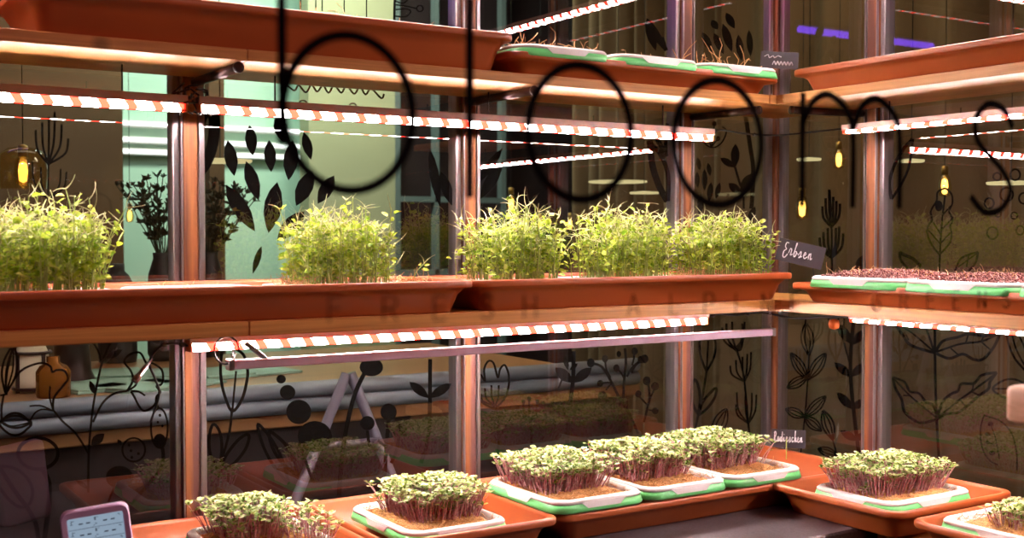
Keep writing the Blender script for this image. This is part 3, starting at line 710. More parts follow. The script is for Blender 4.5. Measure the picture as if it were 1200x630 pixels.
for k in range(4):
    zr = zt - .0165*k*1.05
    if k: q(0, zr, .0395, .0003)
    if k < 4:
        for x in (-.0215, -.011, .0135, .0245): q(x, zr-.0095, .0030, .0009, .0006)
        q(-.0345, zr-.006, .0005, .0028); q(-.0345, zr-.009, .002, .0004); q(-.0325, zr-.004, .0018, .0004)
        b.add([(0, -.0031, zr-.003), (.0012, -.0031, zr-.003), (.0002, -.0031, zr-.006), (-.001, -.0031, zr-.006)], [(0, 1, 2, 3)])
        q(-.0004, zr-.0062, .0014, .0004); q(-.0012, zr-.0045, .0004, .0018); q(-.0002, zr-.0026, .0012, .0004); q(.0032, zr-.0026, .0007, .0005)
        q(.0006, zr-.012, .0014, .0005); q(-.0025, zr-.0145, .0007, .0006)
        q(.0335, zr-.0030, .0014, .0005, .001); q(.0355, zr-.0045, .0007, .0006)
b.build('display_digits', M['ink'], th)

# ------------------------------------------------------------------ oak board at the right edge, near
b = MB(); n = 6
rg = []
c = EYE + ray(1175, 473)*1.42
for z, i in ((-.0225, .006), (-.0195, .0015), (-.0160, 0), (.0160, 0), (.0205, .0015), (.0225, .006)):
    rg.append([(x, y, z) for x, y, _ in rrect(.42-i, .085-i, .012, 0, n)])
b.loft(rg, True, True, True, True)
tag(b.build('wooden_ledge', M['oak'], loc=(c.x+.42, c.y-.085, c.z)), 'thick rounded pale wooden ledge entering at the right edge of the photo', 'ledge')

# ------------------------------------------------------------------ window stickers
def sticker(name, label, side, ox, oy, s, strokes=(), fills=(), leaves=(), dots=(), rings=(), cat='window sticker', group='black plant stickers on the glass'):
    P = on_left if side == 'L' else on_right
    b = MB(); th_ = .0006
    def conv(p): return P(ox+p[0]/s, oy+p[1]/s)
    KW = 1.3
    off = Vector((0, -th_, 0)) if side == 'L' else Vector((-th_, 0, 0))
    def slab(outline):
        v = [conv(p) for p in outline]; n = len(v)
        b.add([a+off for a in v]+v, [tuple(range(n)), tuple(range(2*n-1, n-1, -1))]+[(i, i+n, (i+1) % n+n, (i+1) % n) for i in range(n)])
    def ribbon(pts, wd, closed=False):
        c = curve(pts, 5, closed); n = len(c); L_, R2 = [], []
        for i, p in enumerate(c):
            a = c[(i-1) % n] if (closed or i > 0) else c[0]; d = c[(i+1) % n] if (closed or i < n-1) else c[-1]
            t = (d-a); t = t.normalized() if t.length > 1e-9 else Vector((1, 0, 0)); nn = Vector((-t.y, t.x, 0))*wd*KW/2
            L_.append(p+nn); R2.append(p-nn)
        rings_ = [[conv(L_[i])+off, conv(R2[i])+off, conv(R2[i]), conv(L_[i])] for i in range(n)]
        if closed: rings_.append(rings_[0])
        b.loft(rings_, not closed, not closed)
    for st in strokes:
        pts, wd = st[0], st[1]; ribbon(pts, wd, len(st) > 2)
    for f in fills: slab([(p.x, p.y) for p in curve(f, 4, True)])
    for l in leaves:                           # (x1,y1,x2,y2,width[,outline width])
        x1, y1, x2, y2, wd = l[:5]; dx, dy = x2-x1, y2-y1; Ln = math.hypot(dx, dy); nx, ny = -dy/Ln, dx/Ln
        prof = [(0, 0), (.18, .33), (.4, .5), (.65, .46), (.88, .2), (1, 0), (.88, -.2), (.65, -.46), (.4, -.5), (.18, -.33)]
        if wd == 0: continue
        ol = [(x1+dx*t+nx*wd*k, y1+dy*t+ny*wd*k) for t, k in prof]
        if len(l) > 5:
            ribbon(ol, l[5], True)
            for kk in ((.22, -.22) if len(l) > 6 and l[6] == 2 else (0,)) if len(l) > 6 and l[6] else ():
                ribbon([(x1, y1), (x1+dx*.5+nx*wd*kk, y1+dy*.5+ny*wd*kk), (x2, y2)], l[5]*.8)
        else: slab(ol)
    for x, y, rx, ry in dots: slab([(x+rx*math.cos(2*PI*k/20), y+ry*math.sin(2*PI*k/20)) for k in range(20)])
    for x, y, rx, ry, wd in rings: ribbon([(x+rx*math.cos(2*PI*k/12), y+ry*math.sin(2*PI*k/12)) for k in range(12)], wd, True)
    return tag(b.build(name, M['vinyl']), label, cat, group)
def fan(base, tips, wd, mid=.55, drop=.25):
    out = []
    for x, y in tips:
        mx = base[0]+(x-base[0])*.85; my = base[1]+(y-base[1])*.42
        out.append(([(x, y), (mx, my), base], wd))
    return out
SK = 'window_sticker'
sticker(SK, 'black fan-shaped flower sticker in the upper left pane, over a lamp', 'L', 0, 100, 4.5,
    fan((255, 415), ((188, 235), (222, 195), (258, 165), (288, 140), (325, 205), (360, 280)), 9)
    + fan((255, 600), ((170, 400), (215, 430), (320, 440), (350, 455)), 7) + [([(255, 415), (253, 600)], 7)])
sticker(SK, 'cluster of scattered solid black leaves on the bright mint pane', 'L', 220, 130, 3.15,
    leaves=((147, 108, 172, 240, 48), (228, 52, 240, 165, 44), (330, 12, 345, 110, 40), (300, 107, 308, 225, 44), (388, 108, 372, 256, 54), (428, 78, 455, 180, 36),
            (215, 185, 262, 330, 50), (140, 272, 248, 444, 60), (330, 262, 298, 450, 66), (460, 220, 400, 350, 60), (540, 238, 480, 342, 50), (430, 370, 330, 480, 60), (272, 498, 240, 600, 24)))
sticker(SK, 'thick black leaf loop sticker right beside the left post', 'L', 220, 130, 3.15,
    [([(84, -40), (55, 30), (36, 105), (32, 130)], 24), ([(84, -40), (98, 40), (92, 120), (68, 190), (34, 235)], 32)])
sticker(SK, 'reflected lettering drawn as black curls and small rings under the upper shelf, left of the middle post', 'L', 300, 0, 3,  # mirror image of lettering, drawn on the pane as vinyl strokes
    [([(110, 300), (135, 318), (150, 300), (175, 325), (195, 298), (215, 322), (235, 300), (255, 326), (275, 300), (300, 326), (318, 300), (345, 330), (365, 305), (385, 332), (405, 312), (440, 345), (450, 330)], 5)],
    rings=((232, 388, 15, 14, 4), (285, 385, 13, 12, 4), (165, 365, 14, 12, 4), (340, 375, 13, 12, 4)))
sticker(SK, 'pair of pointed black leaves left of the middle post', 'L', 400, 100, 4.5, leaves=((465, 330, 520, 640, 50), (520, 450, 590, 640, 56)))
sticker(SK, 'pair of slanting black leaves right of the middle post', 'L', 400, 100, 4.5, leaves=((850, 330, 715, 520, 44), (850, 400, 730, 600, 60)))
sticker(SK, 'large hollow leaf sticker left of the post beside the corner', 'L', 740, 120, 4.5,
    [([(95, 200), (110, 330), (145, 440), (190, 520)], 26), ([(95, 210), (150, 270), (185, 350), (194, 430), (190, 520)], 18), ([(115, 155), (150, 220), (185, 285)], 20), ([(190, 110), (180, 200), (184, 285)], 14)])
sticker(SK, 'black leaf sprays and teardrops in the pane beside the corner', 'L', 740, 120, 4.5,
    [([(545, 340), (560, 390), (575, 440)], 9), ([(600, 60), (625, 230), (640, 330), (640, 430), (632, 560)], 17), ([(590, 480), (592, 560)], 8),
     ([(345, 130), (370, 190), (400, 228), (440, 236), (480, 205), (500, 150), (478, 128)], 6), ([(420, 235), (408, 200), (392, 170)], 5), ([(420, 235), (432, 180), (436, 115)], 5), ([(420, 235), (440, 210), (456, 190)], 5)],
    leaves=((348, 290, 360, 358, 24), (403, 318, 415, 388, 24), (345, 365, 348, 450, 26), (385, 350, 385, 465, 30), (420, 420, 408, 525, 32), (465, 422, 445, 508, 28), (365, 480, 360, 600, 32),
            (548, 218, 545, 342, 46), (468, 292, 548, 342, 36), (512, 425, 578, 482, 44), (642, 372, 575, 484, 62), (652, 548, 616, 630, 34)), dots=((456, 190, 11, 13), (436, 112, 12, 14)))
sticker(SK, 'stacked fan-shaped flower stickers between the corner and the right post', 'R', 920, 140, 3.15,
    fan((172, 396), ((138, 320), (150, 290), (163, 258), (178, 285), (190, 300), (203, 310)), 7) + fan((172, 510), ((128, 435), (142, 415), (158, 400), (188, 400), (200, 395), (215, 420)), 7)
    + [([(165, 260), (172, 396), (173, 510), (173, 600)], 6)], leaves=((288, 500, 270, 575, 40),))
sticker(SK, 'pointed black leaf outline right beside the right post', 'R', 1040, 130, 3.15, [([(15, 325), (8, 260), (30, 190), (60, 140), (95, 100)], 9), ([(15, 325), (45, 280), (75, 220), (88, 160), (95, 100)], 7)])
sticker(SK, 'tall veined leaf outline in the upper pane right of the right post', 'R', 1040, 130, 3.15,
    [([(192, 590), (196, 480), (205, 380), (213, 310)], 5), ([(192, 530), (165, 495), (148, 455), (150, 425), (165, 400), (160, 370), (182, 330), (185, 300), (213, 284)], 5),
     ([(192, 530), (228, 490), (237, 455), (232, 425), (241, 400), (228, 370), (240, 340), (236, 305), (213, 284)], 5)]
    + [([(a, b_), (c_, d_)], 4) for a, b_, c_, d_ in ((195, 490, 152, 440), (197, 455, 165, 405), (195, 490, 236, 445), (198, 440, 238, 398), (203, 385, 234, 350))],
    dots=((190, 350, 14, 20),))
sticker(SK, 'two low spreading leaf outlines peeping over the dark seeds', 'R', 1040, 130, 3.15,
    [([(45, 520), (60, 530), (95, 545), (125, 575)], 9), ([(45, 520), (50, 550), (75, 580)], 7), ([(335, 520), (300, 530), (268, 548), (250, 590)], 6), ([(335, 520), (325, 560), (300, 590)], 6), ([(330, 525), (262, 575)], 4), ([(300, 533), (292, 575)], 4)])
sticker(SK, 'loose group of small black ring stickers at the right edge', 'R', 1040, 130, 3.15,
    rings=((405, 242, 14, 14, 5), (472, 235, 18, 20, 5), (440, 308, 24, 25, 5), (376, 340, 17, 19, 5), (408, 380, 11, 11, 4), (468, 386, 12, 12, 4), (388, 450, 20, 22, 5), (490, 440, 15, 16, 5), (504, 322, 18, 20, 5)))
# lower left pane
sticker(SK, 'winding flower stem with two wavy open blooms in the lower left pane', 'L', 0, 390, 4.5,
    [([(585, 45), (540, 150), (510, 280), (485, 430), (468, 630), (465, 840)], 9), ([(490, 50), (520, 100), (535, 160)], 7),
     ([(470, 640), (400, 530), (330, 465), (280, 405)], 9),
     ([(280, 405), (285, 340), (335, 275), (358, 240), (340, 200), (300, 195), (275, 205), (265, 175), (220, 158), (160, 172), (110, 200), (70, 250)], 9), ([(278, 400), (262, 340), (264, 280)], 7),
     ([(155, 385), (215, 383), (275, 408)], 7), ([(160, 460), (185, 420), (225, 402), (280, 410)], 7),
     ([(490, 470), (540, 370), (600, 320), (670, 305)], 9),
     ([(670, 305), (700, 250), (690, 200), (655, 150), (690, 110), (740, 105), (772, 160), (800, 158), (850, 190), (860, 240), (850, 270), (825, 280), (845, 310), (825, 335), (820, 370), (790, 400), (755, 408), (730, 380), (710, 340), (690, 308)], 9),
     ([(670, 305), (715, 275), (730, 225)], 8), ([(690, 305), (730, 308), (765, 330)], 8)],
    leaves=((560, 130, 645, 88, 36), (500, 322, 473, 250, 30), (480, 590, 550, 530, 50)))
sticker(SK, 'striped seed pod and closed bud sticker at the lower left edge', 'L', 0, 390, 4.5,
    [([(70, 72), (40, 200), (30, 310)], 6), ([(20, 320), (8, 400), (10, 460)], 9), ([(0, 330), (40, 320)], 8), ([(5, 460), (60, 490), (160, 470)], 6)],
    leaves=((70, 70, 30, 315, 76, 9, 2), (5, 465, 165, 470, 62, 10, 0), (0, 480, 165, 480, 115, 10, 0)))
sticker(SK, 'big hollow round bloom on a thick stem near the thermometer', 'L', 0, 490, 4.5,
    [([(222, 268), (258, 340), (255, 480), (230, 660)], 20), ([(0, 250), (75, 262), (140, 310), (172, 380), (155, 450), (100, 465), (40, 420), (0, 365)], 13), ([(0, 262), (80, 385), (150, 480), (190, 560), (205, 660)], 18)],
    rings=((200, 185, 105, 82, 14),))
sticker(SK, 'two speckled oval bud stickers left of the left post, lower pane', 'L', 0, 390, 4.5,
    [([(855, 600), (860, 660), (830, 740), (690, 900)], 14)],
    rings=((840, 500, 44, 104, 8), (705, 615, 60, 62, 8)), dots=((843, 433, 7, 8), (832, 470, 6, 7), (856, 490, 6, 7), (680, 590, 7, 8), (690, 620, 7, 8), (730, 635, 7, 8), (695, 655, 7, 8), (842, 570, 34, 40)),
    leaves=((832, 405, 826, 370, 18), (640, 590, 620, 560, 22)))
sticker(SK, 'solid oval bloom and short leaves beside the tilted thermometer', 'L', 0, 490, 4.5, dots=((630, 310, 72, 60),), leaves=((400, 325, 470, 372, 24),), strokes=[([(600, 365), (560, 480), (540, 640)], 8)])
sticker(SK, 'cup-shaped flower outline with two leaf loops right of the left post', 'L', 180, 390, 4.5,
    [([(395, 65), (362, 100), (353, 180), (358, 260), (378, 340), (415, 412), (465, 350), (490, 260), (495, 190), (470, 110), (395, 65)], 12), ([(435, 200), (425, 300), (415, 410)], 8), ([(412, 410), (400, 520), (355, 690), (330, 830)], 10)])
sticker(SK, 'pair of hollow leaf loops at the foot of the cup-shaped flower', 'L', 160, 490, 4.5,
    [([(430, 265), (392, 200), (382, 110), (402, 32), (436, 65), (450, 150), (438, 265)], 12), ([(440, 270), (478, 185), (545, 105), (592, 88), (575, 160), (510, 240), (440, 270)], 12)])
sticker(SK, 'column of four solid discs growing larger downwards, lower second pane', 'L', 180, 390, 4.5, dots=((672, 243, 25, 23), (706, 312, 41, 39), (765, 415, 66, 65), (850, 545, 90, 82)))
sticker(SK, 'broad dark leaf blades under the column of discs', 'L', 160, 490, 4.5, leaves=((640, 30, 800, 340, 60, 12, 0), (700, 70, 850, 300, 70, 14, 0)), strokes=[([(860, 130), (900, 250), (930, 330)], 12)])
sticker(SK, 'tall stem with a dark round head, lower second pane', 'L', 300, 390, 2.627, [([(335, 120), (300, 200), (270, 340), (255, 500)], 10)], dots=((355, 105, 36, 28),))
sticker(SK, 'three ball-headed stems of berries left of the middle post', 'L', 300, 390, 2.627,
    [([(343, 300), (350, 345), (375, 360)], 7), ([(408, 268), (400, 370), (392, 520)], 9), ([(440, 320), (430, 370), (415, 400)], 7), ([(375, 330), (400, 350)], 6), ([(420, 345), (405, 360)], 6)], dots=((408, 243, 25, 26), (343, 277, 22, 22), (445, 300, 20, 20)))
sticker(SK, 'upright stem with one pair of solid leaves left of the middle post', 'L', 300, 390, 2.627, [([(536, 80), (532, 300), (508, 400)], 9)], leaves=((472, 150, 532, 200, 28), (602, 155, 532, 200, 28)))
# lower third pane
sticker(SK, 'open tulip outline with stamens right of the middle post', 'L', 550, 390, 4.5,
    [([(35, 210), (60, 220), (82, 252), (78, 190), (100, 148), (128, 160), (150, 235), (162, 190), (188, 170), (210, 240), (192, 330), (140, 390), (80, 375), (40, 330)], 8)] + fan((135, 385), ((60, 320), (82, 290), (116, 275), (155, 275)), 7)
    + [([(140, 390), (155, 500), (150, 640)], 9), ([(150, 520), (90, 480), (60, 435), (80, 415), (130, 465), (150, 520)], 7), ([(155, 560), (190, 490), (235, 430)], 6)])
sticker(SK, 'umbel sticker of thin dotted stalks in the lower third pane', 'L', 550, 390, 4.5,
    fan((322, 462), ((255, 395), (285, 365), (315, 345), (358, 360), (388, 372)), 8) + [([(322, 462), (326, 540), (330, 620)], 9)], dots=((255, 395, 9, 12), (285, 362, 9, 12), (315, 345, 10, 12), (358, 360, 9, 12), (388, 370, 9, 12)))
sticker(SK, 'thick stem with two pairs of solid leaves in the lower third pane', 'L', 550, 390, 4.5,
    [([(550, 95), (546, 250), (525, 430), (512, 620)], 16), ([(490, 240), (470, 292)], 7)], leaves=((453, 182, 545, 262, 56), (645, 182, 545, 262, 52), (428, 360, 525, 442, 48), (618, 350, 530, 440, 48), (500, 118, 520, 195, 26), (570, 160, 530, 195, 22)))
sticker(SK, 'branching berry sprig sticker left of the post beside the corner', 'L', 550, 390, 4.5,
    [([(650, 160), (700, 180), (750, 260), (800, 360), (840, 420), (890, 530)], 10), ([(715, 135), (722, 190), (745, 235)], 7), ([(820, 80), (825, 160), (815, 260), (812, 370)], 10), ([(775, 185), (800, 210), (818, 245)], 7),
     ([(690, 265), (740, 262), (765, 290)], 7), ([(900, 145), (860, 180), (830, 230)], 8), ([(870, 95), (868, 130), (858, 170)], 7), ([(720, 300), (745, 270)], 6)],
    dots=((640, 157, 20, 24), (715, 135, 16, 20), (775, 185, 16, 20), (690, 265, 16, 18), (702, 330, 22, 24), (755, 388, 15, 17), (872, 95, 16, 20), (905, 140, 18, 20), (890, 322, 16, 18), (788, 110, 12, 16), (700, 470, 26, 22), (800, 500, 18, 18)))
sticker(SK, 'small berry twig sticker close to the post beside the corner', 'L', 740, 370, 4.5,
    [([(88, 355), (95, 430), (85, 480), (65, 560)], 9), ([(120, 385), (105, 420), (90, 440)], 7), ([(38, 420), (65, 450), (85, 470)], 7), ([(120, 500), (90, 495)], 6), ([(60, 230), (20, 262), (0, 300)], 8)], dots=((80, 342, 20, 24), (124, 370, 20, 22), (36, 410, 16, 18), (125, 500, 17, 18), (68, 226, 20, 23)))
sticker(SK, 'leafy stem of hollow leaves in the lower pane beside the corner', 'L', 740, 370, 4.5,
    [([(395, 292), (368, 225), (358, 160), (365, 110)], 9), ([(395, 292), (432, 225), (444, 160), (436, 110)], 9), ([(404, 130), (400, 210), (395, 292)], 7), ([(395, 292), (375, 420), (352, 520), (332, 610)], 9),
     ([(352, 520), (322, 460), (318, 380), (332, 335), (352, 370), (362, 440), (352, 520)], 11), ([(355, 522), (372, 460), (410, 410), (445, 380), (438, 430), (400, 485), (355, 522)], 11)], leaves=((500, 490, 430, 640, 66, 6, 2),))
sticker(SK, 'three stacked fan-shaped flowers in the lower pane beside the corner', 'L', 740, 370, 4.5,
    fan((556, 184), ((478, 60), (500, 40), (530, 30), (585, 40), (596, 30)), 8) + fan((595, 346), ((520, 262), (550, 232), (585, 215), (610, 200), (630, 190)), 7) + fan((616, 566), ((550, 465), (555, 402), (600, 420), (635, 405), (658, 415)), 7)
    + [([(556, 184), (580, 260), (595, 346), (606, 450), (616, 566), (628, 640)], 8)], fills=(((510, 150), (540, 178), (580, 180), (596, 90), (575, 130), (545, 160)),))
sticker(SK, 'stem of striped hollow leaves between the corner and the right post, lower pane', 'R', 900, 360, 3.7,
    [([(178, 208), (173, 310), (160, 475), (140, 640)], 5), ([(280, 570), (300, 640)], 5), ([(165, 40), (162, 72)], 5)],
    leaves=((165, 70, 178, 208, 52, 5, 2), (100, 198, 172, 312, 42, 5, 2), (250, 200, 176, 312, 46, 5, 2), (84, 348, 172, 300, 40, 5, 2), (250, 385, 160, 477, 42, 5, 2), (78, 440, 160, 475, 38, 5, 2), (162, 475, 232, 535, 42, 5, 2), (240, 448, 282, 572, 48, 6, 2), (218, 612, 300, 640, 36, 5, 2)))
sticker(SK, 'bold stem with pairs of solid black leaves left of the right post, lower pane', 'R', 900, 360, 3.7,
    [([(372, 60), (362, 160), (358, 290), (370, 430), (385, 560), (395, 640)], 12), ([(325, 130), (340, 190), (356, 245)], 6)] + fan((325, 100), ((262, 40), (285, 36), (305, 30), (330, 30)), 5),
    leaves=((300, 70, 366, 160, 44), (418, 98, 368, 162, 36), (288, 238, 362, 302, 36), (415, 243, 365, 300, 36), (299, 368, 370, 442, 38), (414, 398, 370, 442, 34), (314, 533, 388, 578, 34), (414, 543, 388, 578, 28)))
sticker(SK, 'large stem with veined wavy leaf outlines in the lower pane right of the right post', 'R', 1030, 360, 3.15,
    [([(207, 40), (208, 250), (214, 420), (222, 560)], 7),
     ([(52, 258), (62, 300), (85, 340), (95, 385), (150, 425), (215, 412)], 8), ([(52, 258), (95, 275), (115, 310), (150, 318), (175, 350), (200, 360), (215, 405)], 7), ([(58, 265), (120, 330), (215, 408)], 5),
     ([(215, 410), (235, 350), (265, 320), (292, 308), (305, 282), (350, 280), (380, 250), (435, 240)], 8), ([(435, 240), (410, 275), (405, 300), (370, 325), (330, 360), (290, 388), (250, 392), (215, 412)], 8), ([(215, 408), (300, 340), (370, 290), (435, 242)], 6),
     ([(60, 60), (90, 105), (120, 140), (205, 168)], 8), ([(205, 165), (190, 120), (172, 70)], 6), ([(75, 65), (130, 100), (205, 165)], 5),
     ([(208, 168), (235, 125), (290, 110), (330, 98), (390, 105), (448, 92)], 8), ([(448, 92), (425, 145), (385, 190), (350, 192), (310, 172), (260, 188), (208, 168)], 8), ([(208, 166), (300, 135), (380, 125), (445, 95)], 6)]
    + [([(a, b_), (c_, d_)], 4) for a, b_, c_, d_ in ((300, 340, 320, 365), (340, 310, 372, 325), (350, 280, 345, 305), (265, 150, 290, 172), (330, 100, 320, 133), (390, 105, 375, 127), (380, 128, 410, 155), (90, 325, 115, 325), (120, 355, 160, 350), (100, 100, 110, 120))])
sticker(SK, 'hollow seed head with dots in the lower right pane', 'R', 1030, 360, 3.15,
    [([(388, 398), (375, 450), (382, 520), (410, 565), (440, 580)], 4), ([(388, 398), (450, 420), (490, 465), (508, 530), (510, 600)], 4), ([(412, 430), (430, 480), (445, 560)], 3), ([(402, 498), (425, 505)], 3)],
    dots=((412, 430, 10, 9), (402, 467, 10, 8), (402, 498, 8, 7), (418, 537, 11, 9)))
sticker(SK, 'half hidden leaf outline behind the wooden ledge, lower right pane', 'R', 1030, 360, 3.15, leaves=((420, 300, 560, 300, 70, 6, 1), (480, 40, 560, 250, 70, 6, 2)))
# top panes
sticker(SK, 'sticker of curled petals with a ring above the deep upper tray', 'L', 300, 0, 4,
    [([(650, -20), (648, 95)], 8), ([(648, 22), (700, 28), (752, 40)], 5), ([(650, 75), (700, 78), (725, 55), (705, 42), (655, 45)], 5), ([(652, 5), (690, 15), (718, -10)], 5)], rings=((768, 40, 15, 14, 5),))
sticker(SK, 'row of thin upright strokes above the deep upper tray', 'L', 300, 0, 4, [([(x, -20), (x, h_)], 4) for x, h_ in ((210, 40), (280, 48), (310, 52), (413, 62), (518, 80))])
sticker(SK, 'solid black forked leaf above the three upper seed trays', 'L', 600, 0, 5.73, [([(1005, 250), (1035, 340)], 20)], leaves=((905, 120, 965, 340, 66), (905, 120, 1030, 345, 50)))
sticker(SK, 'scattered solid leaves in the top pane beside the corner', 'L', 780, 0, 3.94,
    leaves=((168, 148, 214, 238, 36), (223, 153, 268, 250, 36), (264, 110, 306, 240, 40), (212, 92, 240, 136, 32), (278, 58, 318, 132, 36), (335, 160, 350, 280, 36), (384, 138, 392, 262, 30)))

# ------------------------------------------------------------------ lettering on the front glass (plane y = -1.45)
YF = -1.4492
def glyph(strokes, parent, wd=.0066, name='letter'):
    b = MB()
    for pts, closed in strokes:
        c = curve(pts, 6, closed); n = len(c); rg = []
        for i, p in enumerate(c):
            a = c[(i-1) % n] if (closed or i > 0) else c[0]; d = c[(i+1) % n] if (closed or i < n-1) else c[-1]
            t = (d-a).normalized(); nn = Vector((-t.y, t.x, 0))*wd/2; A, B = p+nn, p-nn
            rg.append([(A.x, YF-.0005, A.y), (B.x, YF-.0005, B.y), (B.x, YF, B.y), (A.x, YF, A.y)])
        if closed: rg.append(rg[0])
        b.loft(rg, not closed, not closed)
    return b.build(name, M['letter'], parent)
def circ(cx, cz, rx, rz): return [(cx+rx*math.cos(2*PI*k/16), cz+rz*math.sin(2*PI*k/16)) for k in range(16)]
lt = root('shop_lettering', (0, 0, 0), 'large thin black lettering blooms on the front glass, out of focus', 'lettering')
glyph([([(-1.889, 1.72), (-1.889, 1.60), (-1.889, 1.508)], False), (circ(-1.8415, 1.531, .0470, .0515), True)], lt)
glyph([([(-1.749, 1.72), (-1.749, 1.60), (-1.749, 1.476)], False)], lt)
glyph([(circ(-1.652, 1.527, .0475, .0505), True)], lt)
glyph([(circ(-1.514, 1.525, .0475, .0505), True)], lt)
glyph([([(-1.418, 1.572), (-1.418, 1.52), (-1.418, 1.474)], False), ([(-1.418, 1.545), (-1.405, 1.565), (-1.385, 1.572), (-1.362, 1.558), (-1.355, 1.535), (-1.355, 1.474)], False),
       ([(-1.355, 1.545), (-1.343, 1.565), (-1.323, 1.572), (-1.300, 1.558), (-1.293, 1.535), (-1.293, 1.474)], False)], lt)
glyph([([(-1.126, 1.556), (-1.140, 1.573), (-1.165, 1.577), (-1.183, 1.562), (-1.181, 1.542), (-1.160, 1.526), (-1.140, 1.512), (-1.128, 1.494), (-1.142, 1.476), (-1.168, 1.472), (-1.190, 1.487)], False)], lt)
tl = root('shop_slogan', (0, 0, 0), 'faint small capitals FRESH ALPINE GREENS on the front glass across the middle trays', 'lettering')
SEG = {'F': [[(0, 0), (0, 1)], [(0, 1), (.6, 1)], [(0, .52), (.5, .52)]], 'R': [[(0, 0), (0, 1)], [(0, 1), (.4, 1), (.6, .85), (.58, .62), (.4, .5), (0, .5)], [(.3, .5), (.65, 0)]],
       'E': [[(0, 0), (0, 1)], [(0, 1), (.6, 1)], [(0, .52), (.5, .52)], [(0, 0), (.6, 0)]], 'S': [[(.6, .85), (.35, 1), (.05, .85), (.1, .6), (.5, .42), (.62, .2), (.35, 0), (0, .15)]],
       'H': [[(0, 0), (0, 1)], [(.65, 0), (.65, 1)], [(0, .5), (.65, .5)]], 'A': [[(0, 0), (.35, 1)], [(.35, 1), (.7, 0)], [(.13, .35), (.57, .35)]], 'L': [[(0, 0), (0, 1)], [(0, 0), (.55, 0)]],
       'P': [[(0, 0), (0, 1)], [(0, 1), (.4, 1), (.6, .85), (.58, .62), (.4, .5), (0, .5)]], 'I': [[(0, 0), (0, 1)]], 'N': [[(0, 0), (0, 1)], [(0, 1), (.65, 0)], [(.65, 0), (.65, 1)]],
       'G': [[(.62, .85), (.35, 1), (.05, .75), (.05, .25), (.35, 0), (.65, .15), (.65, .45)], [(.65, .45), (.35, .45)]]}
XS = dict(zip(range(20), (-1.857, -1.817, -1.778, -1.740, -1.703, None, -1.607, -1.564, -1.528, -1.494, -1.464, -1.430, None, -1.328, -1.290, -1.252, -1.214, -1.176, -1.138)))
for i, ch in enumerate('FRESH ALPINE GREENS'):
    if ch == ' ': continue
    zc = 1.3965 - (XS[i]+1.857)*.020
    glyph([([(XS[i]+u*.016, zc-.0085+v*.017+.004) for u, v in st], False) for st in SEG[ch]], tl, .0011)

# ------------------------------------------------------------------ the cafe behind the glass
def curtain(name, x, y0, y1, z0, z1, label, seed):
    b = MB(); n = 150; R = random.Random(seed); rg = []
    ph = 0; prof = []
    for i in range(n+1):
        t = i/n; ph += R.uniform(.25, .62); prof.append((x + .035*math.sin(ph) + .012*math.sin(ph*.37), y0+(y1-y0)*t))
    b.loft([[(px_, py_, z) for px_, py_ in prof] for z in (z0, (z0+z1)/2, z1)], False, False, False, True)
    b.loft([[(px_+.004, py_, z) for px_, py_ in prof] for z in (z1, (z0+z1)/2, z0)], False, False, False, True)
    return tag(b.build(name, M['curtain']), label, 'curtain')
curtain('curtain', .62, -1.6, .85, .02, 2.75, 'olive brown pleated curtain behind the right glass wall', 3)
curtain('curtain', .66, .86, 1.80, .02, 2.75, 'darker olive curtain seen past the corner through the left glass wall', 4)
b = MB(); b.tube([(.63, -1.7, 2.78), (.63, 1.9, 2.78)], .015, 10); tag(b.build('curtain_rail', M['darkrod']), 'dark rail above the olive curtains', 'rail')
# table with pipes
t = root('cafe_table', (-1.35, .78, 0), 'long orange wooden table with dark front behind the lower left panes', 'table')
b = MB(); b.box(-1.25, 1.0, -.38, .42, 1.075, 1.100, .004); b.build('table_top', M['tabletop'], t)
b = MB(); b.box(-1.25, 1.22, -.40, -.375, 1.008, 1.040, .003); b.build('front_strip', M['tabletop'], t)
b = MB(); b.box(-1.23, 1.20, -.37, .40, 0, 1.007); b.build('body', M['dark'], t)
for z, nm in ((1.094, 'upper'), (1.058, 'lower')):
    b = MB(); b.tube([(-2.6, .375, z), (-.15, .375, z)], .0185, 16); tag(b.build('grey_pipe', M['pipe']), '%s one of two grey pipes running along the table behind the glass' % nm, 'pipe', 'grey pipes')
def stand(px, y, zt): 
    d = ray(px, 400); k = (y-EYE.y)/d.y; return (EYE.x+d.x*k, y, zt)
ZT = 1.1005
p = stand(37, .62, ZT); r = root('candle_holder', p, 'cream candle in a black ring holder on the table behind the glass', 'candle')
b = MB(); b.lathe([(.0, 0), (.036, 0), (.037, .01), (.036, .085), (.030, .10), (.012, .112), (0, .112)], cap=False); b.build('candle', M['cream'], r)
b = MB()
for z in (.008, .088):
    b.tube([(.040*math.cos(k*.4), .040*math.sin(k*.4), z) for k in range(17)], .004, 6, False)
for k in range(4): b.box(.038*math.cos(k*PI/2+.5)-.004, .038*math.cos(k*PI/2+.5)+.004, .038*math.sin(k*PI/2+.5)-.004, .038*math.sin(k*PI/2+.5)+.004, 0, .09)
b.build('holder', M['darkrod'], r)
p = stand(62, .50, ZT); r = root('amber_bottle', p, 'squat amber glass bottle between candle and dark grinder', 'bottle')
b = MB(); b.lathe([(0, 0), (.034, 0), (.036, .006), (.036, .055), (.028, .068), (.014, .074), (.014, .088), (0, .088)], cap=False); b.build('glass_body', M['amber'], r)
p = stand(84, .72, ZT); r = root('coffee_grinder', p, 'dark grinder with a waisted body on the table behind the glass', 'grinder')
b = MB(); b.lathe([(0, 0), (.050, 0), (.052, .01), (.044, .03), (.040, .09), (.050, .10), (.050, .115), (.038, .125), (.045, .14), (.046, .16), (.02, .172), (0, .172)], cap=False); b.build('body', M['darkrod'], r)
